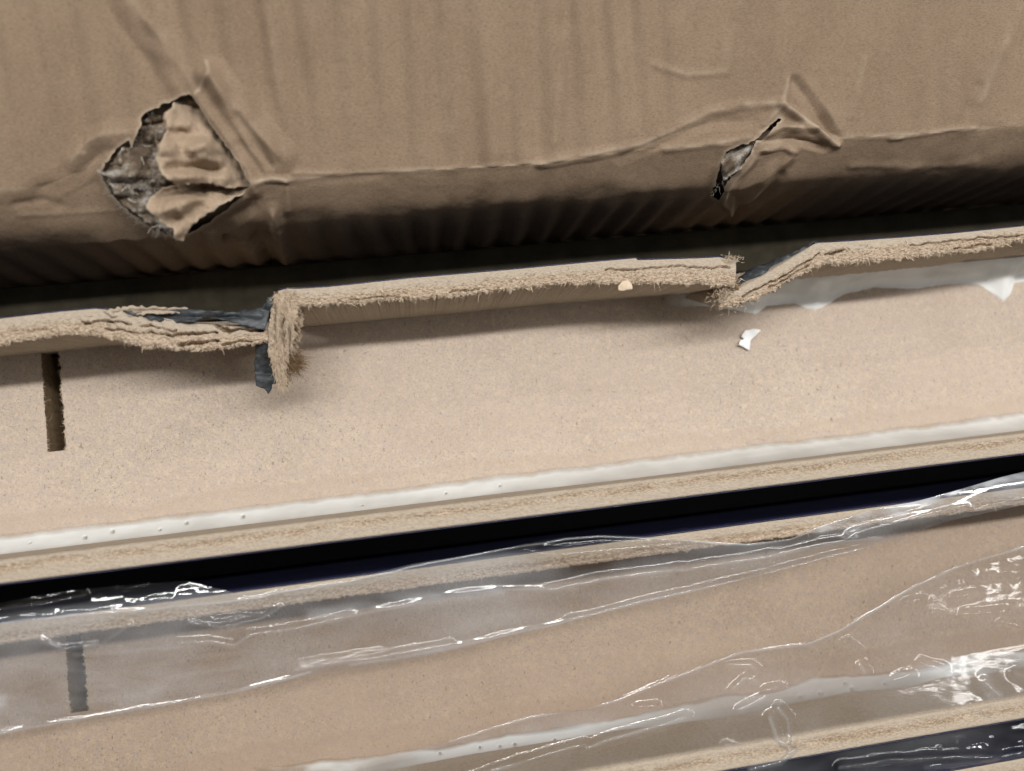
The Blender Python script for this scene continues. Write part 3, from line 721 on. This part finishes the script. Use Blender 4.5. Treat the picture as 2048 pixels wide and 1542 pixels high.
ub = np.array([556, 575, 600, 650, 700, 760, 820, 900, 1000, 1100, 1180, 1272, 1276, 1330, 1400, 1440, 1472.])
oB = W2(list(zip(ub, ip(ub, XBo)))); iB = W2(list(zip(ub, ip(ub, XBi))))
cr2 = [([(1210, 540), (1330, 533), (1460, 536)], 1.8, 1.5), ([(900, 581), (960, 577)], 1.8, 1.2), ([(700, 598), (800, 592)], 1.6, 0.9)]
rb, tb, _ = ribbon_rail('rail', oB, iB, YO, YI, b1, 2, cr2, 0.34, 0.75, 0.32)
rail_fringe(tb, rb, 0.25, 62)
rail_fringe(tb, rb, 0.16, 162, lo=0.5, hi=1.5, fat=2.6)
XCo = [(1462, 590), (1482, 575), (1530, 549), (1580, 518), (1632, 486), (1700, 482), (1800, 475), (1900, 467), (2048, 452), (2500, 408)]
XCi = [(1440, 612), (1492, 606), (1545, 583), (1600, 549), (1650, 528), (1720, 522), (1830, 512), (1950, 503), (2048, 480), (2500, 440)]
pc_o = W2(XCo); pc_i = W2(XCi)
cr3 = [([(1490, 590), (1560, 556), (1640, 508)], 2.0, 1.8), ([(1540, 576), (1620, 530)], 1.8, 1.2), ([(1650, 508), (1690, 500)], 3.0, 2.2), ([(1820, 490), (1950, 477), (2048, 468)], 1.7, 1.4), ([(1910, 497), (1985, 487)], 3.0, 1.5)]
rc, tc, _ = ribbon_rail('rail', pc_o, pc_i, YO, YI, b1, 3, cr3, 0.28, 1.0, 0.36, lambda X, Y: -1.5*np.clip((113-X)/22, 0, 1))
rail_fringe(tc, rc, 0.32, 63, hi=2.2)
rail_fringe(tc, rc, 0.16, 163, lo=0.5, hi=1.5, fat=2.6)
top_fibres(ta, ra, 650, 301); top_fibres(tb, rb, 850, 303); top_fibres(tc, rc, 750, 305)
# broken tongue of the wall bent in over the trough
PO = [(546, 588), (541, 622), (533, 660), (531, 700), (537, 735), (549, 770)]
PI = [(592, 588), (594, 620), (588, 655), (581, 690), (569, 730), (561, 770)]
po = W2(PO); pi_ = W2(PI)
def tongue_drop(X, Y): return -7.0*np.clip((YI+2 - Y)/20, 0, 1)**1.3
L0 = np.linspace(0, 1, len(PO))
tn = 90; tw = 26; tt = np.linspace(0, 1, tn); ww = np.linspace(0, 1, tw)
Op = np.stack([np.interp(tt, L0, po[:, k]) for k in (0, 1)], -1); Ip = np.stack([np.interp(tt, L0, pi_[:, k]) for k in (0, 1)], -1)
TT, WW = np.meshgrid(tt, ww, indexing='ij')
G = Op[:, None]*(1-WW[..., None]) + Ip[:, None]*WW[..., None]
gx, gy = G[..., 0] + 0.5*WW*vn(G[..., 1]*1.8, 0*WW, 71) + 0.25*vn(G[..., 1]*4, 0*WW, 77), G[..., 1]
gz = HT + 0.6 + tongue_drop(gx, gy) + 0.45*vn(WW*9, TT*3, 72) + 0.45*fbm(WW*16, TT*14, 73) - 0.9*np.abs(WW*2-1.05)**3
uu, vv_ = prj(np.stack([gx, gy, np.full_like(gx, HT)], -1))
for pts, hw, dep in [([(563, 640), (562, 665), (566, 690)], 3, 2.5), ([(578, 655), (574, 700)], 2.5, 2.0), ([(550, 610), (548, 680)], 1.8, 1.5)]:
    d, _ = seg_dist(uu, vv_, pts); gz -= dep*np.exp(-(d/hw)**4)
Vt = np.stack([gx, gy, gz], -1)
Vb = Vt.copy(); Vb[..., 2] -= np.broadcast_to((7.0*(1-0.75*tt))[:, None], gz.shape); Vb[..., 0] += 0.8
no = tn*tw
Ft = [grid_faces(tn, tw)[:, ::-1], grid_faces(tn, tw, no)]
a = np.arange(no).reshape(tn, tw)
for e in (a[:, 0], a[:, -1][::-1], a[0][::-1], a[-1]):
    Ft.append(np.stack([e[:-1], e[1:], e[1:]+no, e[:-1]+no], -1))
tg = mk('splintered_tongue', np.concatenate([Vt.reshape(-1, 3), Vb.reshape(-1, 3)]), np.concatenate(Ft), M_fib, attrs={'torn': np.full(no*2, 0.85)}); under(tg, b1)
# fibres running down the tongue and a brown tuft at its tip
n = 560; i = rng.integers(0, tn, n); j = rng.integers(2, tw, n); bpt = Vt[i, j]
dd = np.stack([rng.normal(0.12, 0.35, n), -np.abs(rng.normal(1, 0.3, n)), rng.normal(0.05, 0.3, n)], -1)
fibres('fibre_fringe', bpt, dd, rng.uniform(0.8, 3.0, n), rng.uniform(0.06, 0.13, n), M_hair, tg, 81, 0.15)
n = 560; tip = unp(rng.normal(574, 9, n), rng.normal(716, 9, n), 21 + rng.normal(0, 1, n))
dd = np.stack([rng.normal(0.75, 0.4, n), rng.normal(-0.7, 0.35, n), rng.normal(0.0, 0.4, n)], -1)
fibres('fibre_tuft', tip, dd, rng.uniform(1.5, 5.6, n), rng.uniform(0.06, 0.13, n), M_hair2, tg, 82, 0.3)
o = patch('peeled_laminate', [(545, 592), (547, 625), (540, 665), (540, 700), (548, 735), (556, 762), (545, 768), (537, 788), (528, 777), (512, 770), (509, 742), (513, 700), (517, 670), (524, 630), (535, 598)],
      [(541, 592, 28.0), (545, 665, 24), (517, 670, 22), (509, 742, 18), (552, 735, 17), (537, 787, 15.5)], M_peel, b1, 3.5, [([(530, 650), (525, 720)], 8, 0.7), ([(515, 745), (555, 750)], 6, -0.6)], 17, 0.4, 1.0, nz=0.4)
# knot of fibre at the root of the tongue
n = 90; th_ = rng.uniform(0, 1, n); cu = 545 + 45*th_ + rng.normal(0, 5, n); cv = 590 - 14*np.sin(th_*2.6) + rng.normal(0, 5, n)
fibres('fibre_tuft', unp(cu, cv+8, HT+0.2+rng.normal(0, 0.3, n)), np.stack([rng.normal(-0.3, 0.5, n), rng.normal(-0.9, 0.3, n), rng.normal(0.0, 0.2, n)], -1), rng.uniform(0.5, 1.6, n), rng.uniform(0.05, 0.14, n), M_hair, tg, 83, 0.5)
# laminate still on the outer faces, and folded over where the wall is crushed
lam_sheet('laminate', [(p[0], p[1]+0.02) for p in oA[:6]] , -16, HT-0.3, M_lam, ra, 0.4, YO+0.02)
lam_sheet('laminate', [(p[0], p[1]+0.02) for p in oB], -16, HT-0.3, M_lam, rb, 0.4, YO+0.02)
lam_sheet('laminate', [(p[0], p[1]+0.02) for p in pc_o[4:]], -16, HT-0.3, M_lam, rc, 0.4, YO+0.02)
patch('peeled_laminate', [(245, 622), (300, 624), (345, 618), (400, 620), (470, 624), (520, 617), (545, 600), (552, 612), (535, 640), (530, 660), (490, 652), (470, 646), (410, 634), (385, 645), (340, 644), (290, 636), (262, 630)],
      [(245, 622, 28), (345, 618, 26.5), (470, 624, 25), (545, 600, 25.5), (530, 655, 27), (470, 648, 28), (385, 645, 28.7), (300, 638, 28.6), (420, 630, 27.5)], M_peel, b1, 3.5,
      [([(280, 630), (380, 636), (480, 636)], 5, -0.8), ([(420, 622), (520, 630)], 5, 0.7)], 18, 0.35, 1.4, nz=0.5)
patch('torn_fibre_skin', [(205, 622), (260, 612), (330, 614), (380, 617), (365, 626), (300, 628), (260, 634), (225, 634)], [(205, 622, 27.8), (260, 612, 27.6), (380, 617, 27), (300, 630, 28.9), (225, 634, 28.6)], M_fib, b1, 3.5,
      [([(230, 628), (300, 620), (360, 621)], 4, -1.2)], 19, 0.4, 1.6, 'torn', 0.3)
patch('peeled_laminate', [(1476, 556), (1500, 540), (1535, 528), (1580, 508), (1632, 483), (1634, 490), (1585, 520), (1532, 552), (1486, 578), (1474, 582)],
      [(1476, 556, 20), (1535, 528, 19), (1632, 483, 24), (1634, 490, 27), (1532, 552, 26), (1480, 580, 25.5)], M_peel, b1, 3.5, [([(1490, 560), (1570, 520)], 6, 0.8)], 20, 0.35, 1.3, nz=0.5)
# crushed end of the middle piece: brown pocket of opened core
patch('crushed_core', [(1432, 572), (1448, 566), (1474, 560), (1478, 580), (1466, 600), (1450, 606), (1436, 598), (1425, 584)], [(1432, 572, 26), (1478, 570, 27), (1450, 588, 19), (1450, 606, 24), (1425, 584, 22)], M_hair2, b1, 3, [([(1440, 580), (1465, 592)], 5, -2)], 22, 0.4, 1.8)
n = 420; cu = rng.normal(1456, 14, n); cv = rng.normal(584, 15, n)
fibres('fibre_tuft', unp(cu, cv, 25.5+rng.normal(0, 0.9, n)), rng.normal(0, 0.6, (n, 3)) + np.array([-0.1, -0.5, 0.1]), rng.uniform(0.5, 2.0, n), rng.uniform(0.05, 0.14, n), M_hair, rb, 84, 0.5)
n = 120; cu = rng.normal(1462, 9, n); cv = rng.normal(519, 4, n)
fibres('fibre_tuft', unp(cu, cv, 28+rng.normal(0, 0.4, n)), rng.normal(0, 0.6, (n, 3)) + np.array([0.7, 0.1, 0.2]), rng.uniform(0.4, 1.3, n), rng.uniform(0.05, 0.14, n), M_hair, rb, 85, 0.5)
# lower wall, its skin and the glue
rl, tl, _ = ribbon_rail('rail', *straight(XL, XR, YLO, YLI), YLO, YLI, b1, 4, [], 2.0, 0.12, 0.25, None, (0.66, 0.17, -0.3), 0.3, 30)
rail_fringe(tl[:, 8:20], rl, 0.22, 64, lo=0.2, hi=0.7, down=0.6)
lam_sheet('laminate', [(XL, YLO-0.45), (XR, YLO-0.45)], -16, HT-0.15, M_lam, rl, 0.4)
pits1 = [(170, 1076, 8), (225, 1064, 8), (320, 1060, 5), (373, 1047, 7), (486, 1034, 8), (725, 1011, 4), (892, 987, 5), (1000, 972, 5), (60, 1086, 4)]
glue_bead('glue_bead', YLI, lambda X: 4.9+0*X, lambda X: 9.5 + 5*np.clip((X-20)/40, 0, 1) - 3*np.clip((40-X)/150, 0, 1), b1, XL, XR, pits1)
# glue squeezed out of the upper corner, running down on to the panel
gx0, gx1 = W2([(1320, 610)], 0)[0][0], XR
def upper_glue():
    x = np.arange(gx0, gx1, 0.35); n = 26; t = np.linspace(0, 1, n)
    X, T = np.meshgrid(x, t, indexing='ij')
    edge = [(1290, 603), (1340, 612), (1420, 612), (1480, 622), (1510, 630), (1535, 612), (1590, 607), (1615, 618), (1632, 621), (1655, 610), (1690, 588), (1750, 575), (1830, 578), (1900, 568), (1960, 570), (1985, 585), (2008, 604), (2022, 590), (2030, 565), (2120, 555), (2300, 540), (2700, 500)]
    e = unp([p[0] for p in edge], [p[1] for p in edge], 0.3)
    Yb_ = np.interp(X, e[:, 0], e[:, 1]) + 0.12*vn(X*0.8, 0*X, 91)
    drip = np.zeros_like(X)
    for du, dv, r_ in ((1505, 625, 26), (1632, 618, 26), (2008, 600, 24)):
        c = unp(du, dv, 0.3); drip = np.maximum(drip, np.exp(-((X-c[0])/(r_*0.11))**2))
    ytop = YI - 0.05
    Y = ytop + (Yb_-ytop)*T**0.8
    H = 7.0
    Z = H*(1-T)**2.2 + (0.35+0.9*drip*T)*np.sin(np.pi*np.clip(T, 0.02, 0.98))**0.6
    Z = np.where(T >= 0.999, -0.05, Z)
    fade = np.clip((X-gx0)/22, 0, 1)
    th_ = np.clip(0.5 - 0.8*drip*np.clip(T*1.6, 0, 1) - 0.3*fade + 0.25*fbm(X*0.1, T*2, 93) - 0.35*np.exp(-((T-0.72)/0.25)**2), 0.0, 0.92)
    th_ = np.maximum(th_, 1 - fade)
    o = mk('glue_run', np.stack([X, Y, Z], -1).reshape(-1, 3), grid_faces(len(x), n), M_glue, attrs={'thin': th_}); under(o, b1)
upper_glue()

# ---- boards two and three: the same channel, whole
def whole_board(dy, width, label, mat, slot, pits, seed, milk):
    yo = dy; yi = dy - 4.8; ylo = dy - width; yli = ylo + 5.5
    b = empty('channel_board', (75, dy - width/2, BASEZ), label, 'board', 'channel boards side by side in the box')
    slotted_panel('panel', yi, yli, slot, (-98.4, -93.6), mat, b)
    r1, t1, _ = ribbon_rail('rail', *straight(XL, XR, yo, yi), yo, yi, b, seed, [], 0.45, 0.35, 0.35, None, (0.6, 0.2, -0.3), 0.45, 22)
    rail_fringe(t1, r1, 0.45, seed+60, hi=1.1)
    lam_sheet('laminate', [(XL, yo+0.04), (XR, yo+0.04)], -16, HT-0.1, M_lam, r1, 0.4)
    r2, t2, _ = ribbon_rail('rail', *straight(XL, XR, ylo, yli), ylo, yli, b, seed+5, [], 2.0, 0.12, 0.25, None, (0.55, 0.2, -0.35), 0.45, 22)
    lam_sheet('laminate', [(XL, ylo-0.45), (XR, ylo-0.45)], -16, HT-0.1, M_lam, r2, 0.4)
    glue_bead('glue_bead', yli, lambda X: 2.9+1.2*vn(X*0.05, 0*X, seed)+2.6*np.exp(-((X-112)/14)**2), lambda X: 6+2*vn(X*0.06, 0*X, seed+2), b, -52 if milk else XL, XR, pits, seed, (lambda X, T: np.clip(np.maximum(1.15 - T*2.6 + 0.3*vn(X*0.12, T*2, 6), np.maximum(0.42+0.35*vn(X*0.06, T*0, 7), (-12-X)/38 + 0.25*vn(X*0.3, T*3, 5))), 0, 1)) if milk else None)
    return b
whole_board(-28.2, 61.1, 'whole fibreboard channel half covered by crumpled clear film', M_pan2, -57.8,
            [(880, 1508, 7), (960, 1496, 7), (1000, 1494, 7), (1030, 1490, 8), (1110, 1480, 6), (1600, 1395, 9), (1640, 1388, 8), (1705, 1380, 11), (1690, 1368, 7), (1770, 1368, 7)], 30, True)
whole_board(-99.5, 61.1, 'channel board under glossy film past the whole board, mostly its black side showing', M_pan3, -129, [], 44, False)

# ------------------------------------------------------------------ loose bits
o = patch('white_chip', [(1484, 668), (1490, 661), (1506, 658), (1522, 661), (1508, 674), (1500, 682), (1498, 702), (1492, 698), (1476, 690), (1480, 681), (1488, 678), (1482, 674)],
          [(1484, 668, 0.7), (1522, 661, 1.6), (1490, 678, 0.5), (1498, 700, 0.6), (1478, 690, 1.2)], M_chip, None, 2.5, [], 61, 0.35, 0.5, nz=0.1)
tag(o, 'small white paint chip lying on the panel of the splintered board', 'chip')
for k, (cu, cv, r_) in enumerate([(1249, 573, 14)]):
    ol = [(cu + r_*(1+0.25*math.sin(3.1*a_))*math.cos(a_), cv + 0.75*r_*(1+0.3*math.cos(2.3*a_))*math.sin(a_)) for a_ in np.linspace(0, 2*math.pi, 11)[:-1]]
    o = patch('wood_crumb', ol, [(p[0], p[1], 27.2) for p in ol] + [(cu, cv, 29.0)], M_hair, None, 2.5, [], 70+k, 0.8, 1.5, nz=0.5)
    tag(o, 'pale crumb of broken fibreboard caught on the splintered wall', 'crumb')
# sawdust on the panels
n = 320; su = rng.uniform(0, 2000, n); sv = rng.uniform(690, 960, n) - 0.1*su + 60
p = unp(su, sv, 0.08); kk = (p[:, 1] < 37) & (p[:, 1] > -7); p = p[kk]; n = len(p)
fibres('sawdust', p, np.stack([rng.normal(0, 1, n), rng.normal(0, 1, n), rng.uniform(0, 0.1, n)], -1), rng.uniform(0.4, 2.2, n), rng.uniform(0.03, 0.065, n), M_hair, b1, 88, 0.3)
n = 90; su = rng.uniform(0, 2040, n); sv = rng.uniform(660, 990, n) - 0.1*su + 40
p = unp(su, sv, 0.08); kk = (p[:, 1] < 37) & (p[:, 1] > -7); p = p[kk]; n = len(p)
fibres('sawdust', p, np.stack([rng.normal(0, 1, n), rng.normal(0, 1, n), rng.uniform(0, 0.1, n)], -1), rng.uniform(0.3, 1.7, n), rng.uniform(0.03, 0.07, n), M_hair2, b1, 89, 0.4)

# ------------------------------------------------------------------ clear film
def film(name, top, bot, zf, ridges, milks, mat, seed, crumple, u0=-350, u1=2450, nc=760, nr=110, hz=None):
    uu_ = np.linspace(u0, u1, nc); t = np.linspace(0, 1, nr)
    T, Ug = np.meshgrid(t, uu_, indexing='ij')
    vt = ip(uu_, top) + 2.0*vn(uu_*0.012, 0*uu_, seed) ; vb = ip(uu_, bot) + 2.5*vn(uu_*0.01, 0*uu_, seed+1)
    Vg = vt[None]*(1-T) + vb[None]*T
    Z = zf(Ug, Vg, T)
    milk = np.zeros_like(Z)
    r = np.random.default_rng(seed)
    for pts, hw, hgt, mk_ in ridges:
        pts = rough_poly(pts, 40, 0.9, int(pts[0][0])+seed, False)
        d, sd = seg_dist(Ug, Vg, pts)
        env = np.clip(0.95+0.3*vn(Ug*0.015, 0*Ug, seed+int(pts[0][1])), 0.4, 1.3)
        Z += (1.75*hgt if mk_ < 0.2 else hgt)*env*np.exp(-(d/hw)**2) 
        if mk_: milk = np.maximum(milk, mk_*np.exp(-(d/(hw*0.35))**2)*env)
    for pts, hw, amt in milks:
        d, _ = seg_dist(Ug, Vg, pts); milk = np.maximum(milk, amt*np.exp(-(d/hw)**2)*np.clip(0.5+0.9*fbm(Ug*0.02, Vg*0.05, seed+9), 0, 1))
    # tension wrinkles along the board, crumples where slack
    sl = -0.14
    a_ = Vg - sl*Ug
    Z += 0.12*fbm(Ug*0.003, a_*0.02, seed+3, 2)
    c = crumple(Ug, Vg)
    f = np.abs(vn(Ug*0.022, a_*0.035, seed+6)) + 0.5*np.abs(vn(Ug*0.05+3, a_*0.07, seed+7))
    Z += c*0.8*f + 0.10*np.clip(c-0.08, 0, 0.3)*vn(Ug*0.09, a_*0.11, seed+12)
    P = unp(Ug, Vg, Z)
    return mk(name, P.reshape(-1, 3), grid_faces(nr, nc)[:, ::-1], mat, attrs={'milk': milk, 'hz': hz(Ug, Vg) if hz else np.ones_like(Z)})
bu = np.array([-350, 0, 700, 1400, 2048, 2450.])
top1 = [(-350, 1250), (0, 1205), (120, 1182), (250, 1170), (370, 1160), (470, 1185), (600, 1173), (700, 1160), (820, 1131), (950, 1106), (1050, 1088), (1130, 1075), (1200, 1070), (1300, 1073), (1400, 1080), (1500, 1088), (1580, 1076), (1640, 1052), (1700, 1033), (1800, 1008), (1900, 985), (2048, 943), (2450, 850)]
bot1 = [(-350, 1540), (0, 1470), (240, 1428), (480, 1386), (620, 1348), (800, 1322), (1000, 1278), (1140, 1243), (1240, 1218), (1380, 1188), (1520, 1152), (1620, 1124), (1720, 1098), (1800, 1075), (1900, 1040), (2048, 1008), (2450, 930)]
R1 = [
 ([(360, 1285), (420, 1284), (468, 1292), (500, 1270), (560, 1262), (620, 1252), (695, 1233)], 9, 0.75, 0.1), ([(150, 1310), (300, 1298), (400, 1290)], 12, 0.2, 0.06),
 ([(590, 1340), (680, 1325), (800, 1306), (900, 1288)], 9, 0.8, 0.12), ([(600, 1325), (760, 1300)], 6, 0.3, 0), ([(700, 1232), (800, 1212), (900, 1190), (1000, 1178), (1110, 1178)], 9, 0.3, 0.14),
 ([(1050, 1098), (1085, 1108), (1130, 1111), (1185, 1104), (1360, 1088)], 12, 1.3, 0), ([(1100, 1181), (1200, 1160), (1340, 1141), (1372, 1140), (1470, 1124), (1540, 1113)], 10, 0.95, 0.1),
 ([(1540, 1113), (1640, 1090), (1760, 1075)], 9, 0.4, 0.12), ([(1355, 1138), (1378, 1150)], 9, 0.9, 0), ([(700, 1330), (880, 1300), (1060, 1258), (1140, 1240)], 8, 0.35, 0.16), ([(1140, 1240), (1240, 1215), (1350, 1190), (1460, 1165), (1530, 1149), (1650, 1115), (1725, 1098)], 8, 0.9, 0.14),
 ([(1950, 1020), (2000, 1008), (2060, 992)], 9, 0.9, 0.1), ([(1700, 1070), (1850, 1030), (2048, 990)], 12, 0.5, 0.08),
 ([(-200, 1238), (0, 1218), (90, 1207), (170, 1190)], 7, 0.8, 0.05), ([(250, 1178), (300, 1168), (365, 1155)], 6, 0.9, 0.0), ([(262, 1186), (345, 1170)], 5, 0.5, 0.0),
 ([(-300, 1290), (0, 1248), (150, 1230), (300, 1220), (400, 1208), (520, 1195), (600, 1178), (700, 1163)], 5, 0.4, 0.28),
 ([(700, 1163), (820, 1134), (950, 1109), (1050, 1091), (1130, 1078), (1200, 1073), (1300, 1076), (1400, 1083)], 4.5, 0.45, 0.32),
 ([(1400, 1083), (1500, 1090), (1580, 1079), (1640, 1055), (1700, 1036)], 5, 0.4, 0.25),
 ([(380, 1245), (440, 1255), (520, 1238), (560, 1215)], 6, 0.4, 0.08), ([(430, 1230), (480, 1222), (540, 1225)], 6, -0.5, 0), ([(80, 1280), (120, 1300), (200, 1290), (260, 1250)], 7, 0.4, 0.06),
 ([(0, 1330), (200, 1345), (500, 1300)], 12, 0.3, 0.04), ([(0, 1410), (250, 1370), (500, 1330)], 14, 0.35, 0.05), ([(-300, 1530), (0, 1466), (240, 1424), (480, 1382), (620, 1344)], 5, 0.25, 0.22)]
MK1 = [([(1640, 1050), (1780, 1015), (1900, 988), (2060, 945)], 13, 0.6), ([(1700, 1040), (1900, 1000), (2060, 960)], 26, 0.3), ([(620, 1230), (800, 1200), (1000, 1180)], 12, 0.18), ([(0, 1420), (300, 1370)], 40, 0.12), ([(-10, 1420), (5, 1400)], 18, 0.3)]
def zf1(U_, V_, T): 
    ytop = ip(U_, top1); d = V_ - (1156 - 0.13*(U_-700))
    return HT + 0.9 - 2.2*np.clip((d-40)/130, 0, 1)**1.2 + 0.6*np.exp(-(d/20)**2)
f1 = film('plastic_film', top1, bot1, zf1, R1, MK1, M_film, 101, lambda u, v: 0.22*np.exp(-((v-(1235-0.12*u))/28)**2)*np.clip((900-u)/500, 0, 1) + 0.14*np.exp(-((v-(1205-0.13*u))/22)**2)*np.clip((330-u)/120, 0, 1) + 0.03, hz=lambda u, v: np.clip((v-(1222-0.125*u))/16, 0.06, 1))
tag(f1, 'band of clear wrinkled film along the black edge of the whole board', 'film', 'clear plastic film')
top2 = [(-350, 1760), (500, 1600), (720, 1545), (860, 1500), (960, 1455), (1010, 1440), (1100, 1424), (1165, 1410), (1220, 1350), (1300, 1338), (1400, 1318), (1480, 1300), (1560, 1292), (1615, 1286), (1680, 1255), (1760, 1208), (1830, 1165), (1920, 1125), (2000, 1108), (2048, 1090), (2450, 985)]
top2 = [(-350, 1760), (500, 1600), (720, 1540), (900, 1480), (1000, 1450), (1060, 1432), (1160, 1422), (1240, 1395), (1320, 1355), (1400, 1332), (1480, 1302), (1560, 1290), (1615, 1285), (1680, 1257), (1760, 1210), (1830, 1167), (1920, 1127), (2000, 1108), (2048, 1090), (2450, 985)]
bot2 = [(-350, 1900), (700, 1760), (2048, 1600), (2450, 1540)]
R2 = [
 ([(1040, 1526), (1100, 1508), (1165, 1490)], 11, 1.1, 0.1), ([(1175, 1497), (1215, 1480), (1300, 1457), (1330, 1450), (1370, 1435)], 10, 1.1, 0.1), ([(900, 1570), (1040, 1526)], 10, 0.6, 0.1),
 ([(1480, 1304), (1560, 1294), (1615, 1288), (1680, 1260), (1760, 1214), (1830, 1171), (1920, 1131), (2048, 1094)], 6, 0.55, 0.3), ([(900, 1482), (1060, 1436), (1240, 1400), (1400, 1336), (1480, 1306)], 5, 0.45, 0.22),
 ([(1275, 1415), (1310, 1412)], 8, 0.9, 0), ([(1455, 1330), (1500, 1330), (1512, 1342)], 7, 0.8, 0.1), ([(1465, 1378), (1490, 1355), (1512, 1362)], 7, 0.8, 0.1), ([(1530, 1380), (1560, 1374)], 7, 0.9, 0),
 ([(1540, 1435), (1555, 1480), (1570, 1490)], 10, 1.2, 0.15), ([(1555, 1415), (1575, 1440), (1580, 1480)], 8, 0.9, 0.1), ([(1480, 1420), (1530, 1395)], 9, 0.8, 0.15),
 ([(1690, 1285), (1715, 1305)], 8, 0.9, 0), ([(1810, 1205), (1840, 1200)], 7, 1.0, 0), ([(1910, 1195), (1950, 1187)], 7, 0.9, 0), ([(1975, 1225), (2015, 1222)], 7, 1.0, 0), ([(2000, 1245), (2040, 1252)], 7, 1.0, 0), ([(1925, 1230), (1960, 1225)], 7, 0.9, 0),
 ([(1840, 1325), (1885, 1340)], 7, 0.9, 0.1), ([(1720, 1330), (1730, 1345)], 8, 1.0, 0.2), ([(1790, 1360), (1820, 1350)], 8, 0.9, 0.1),
 ([(1500, 1540), (1560, 1525), (1590, 1500)], 10, 1.3, 0.1), ([(1680, 1535), (1780, 1520), (1900, 1515), (1985, 1512)], 9, 1.3, 0.05), ([(1850, 1535), (1950, 1525), (2048, 1505)], 8, 1.0, 0.05), ([(1450, 1490), (1480, 1500)], 7, 0.6, 0.1),
 ([(1940, 1420), (1980, 1435)], 7, 0.8, 0.05), ([(1970, 1365), (2000, 1390)], 14, 0.5, 0.15), ([(2030, 1345), (2060, 1360)], 8, 1.0, 0.1)]
MK2 = [([(800, 1520), (1000, 1478), (1200, 1440)], 18, 0.12), ([(1600, 1260), (1900, 1160)], 40, 0.05), ([(1970, 1350), (1985, 1395)], 12, 0.25), ([(1840, 1325), (1900, 1345)], 14, 0.3)]
def zf2(U_, V_, T):
    d = V_ - (1478 - 0.16*(U_-1800))
    return HT - 2.8 + 1.5*np.clip((d+150)/150, 0, 1)
f2 = film('plastic_film', top2, bot2, zf2, R2, MK2, M_film2, 202, lambda u, v: 0.24*np.clip((u-1150)/500, 0, 1)*np.clip(0.35+vn(u*0.006, v*0.008, 55), 0, 1)*np.clip((2250-u)/350, 0.3, 1) + 0.5*np.clip((v-(1500-0.16*(u-1700)))/30, 0, 1) + 0.05, nc=700, nr=130)
tag(f2, 'crumpled sheet of clear film over the lower edge of the whole board', 'film', 'clear plastic film')
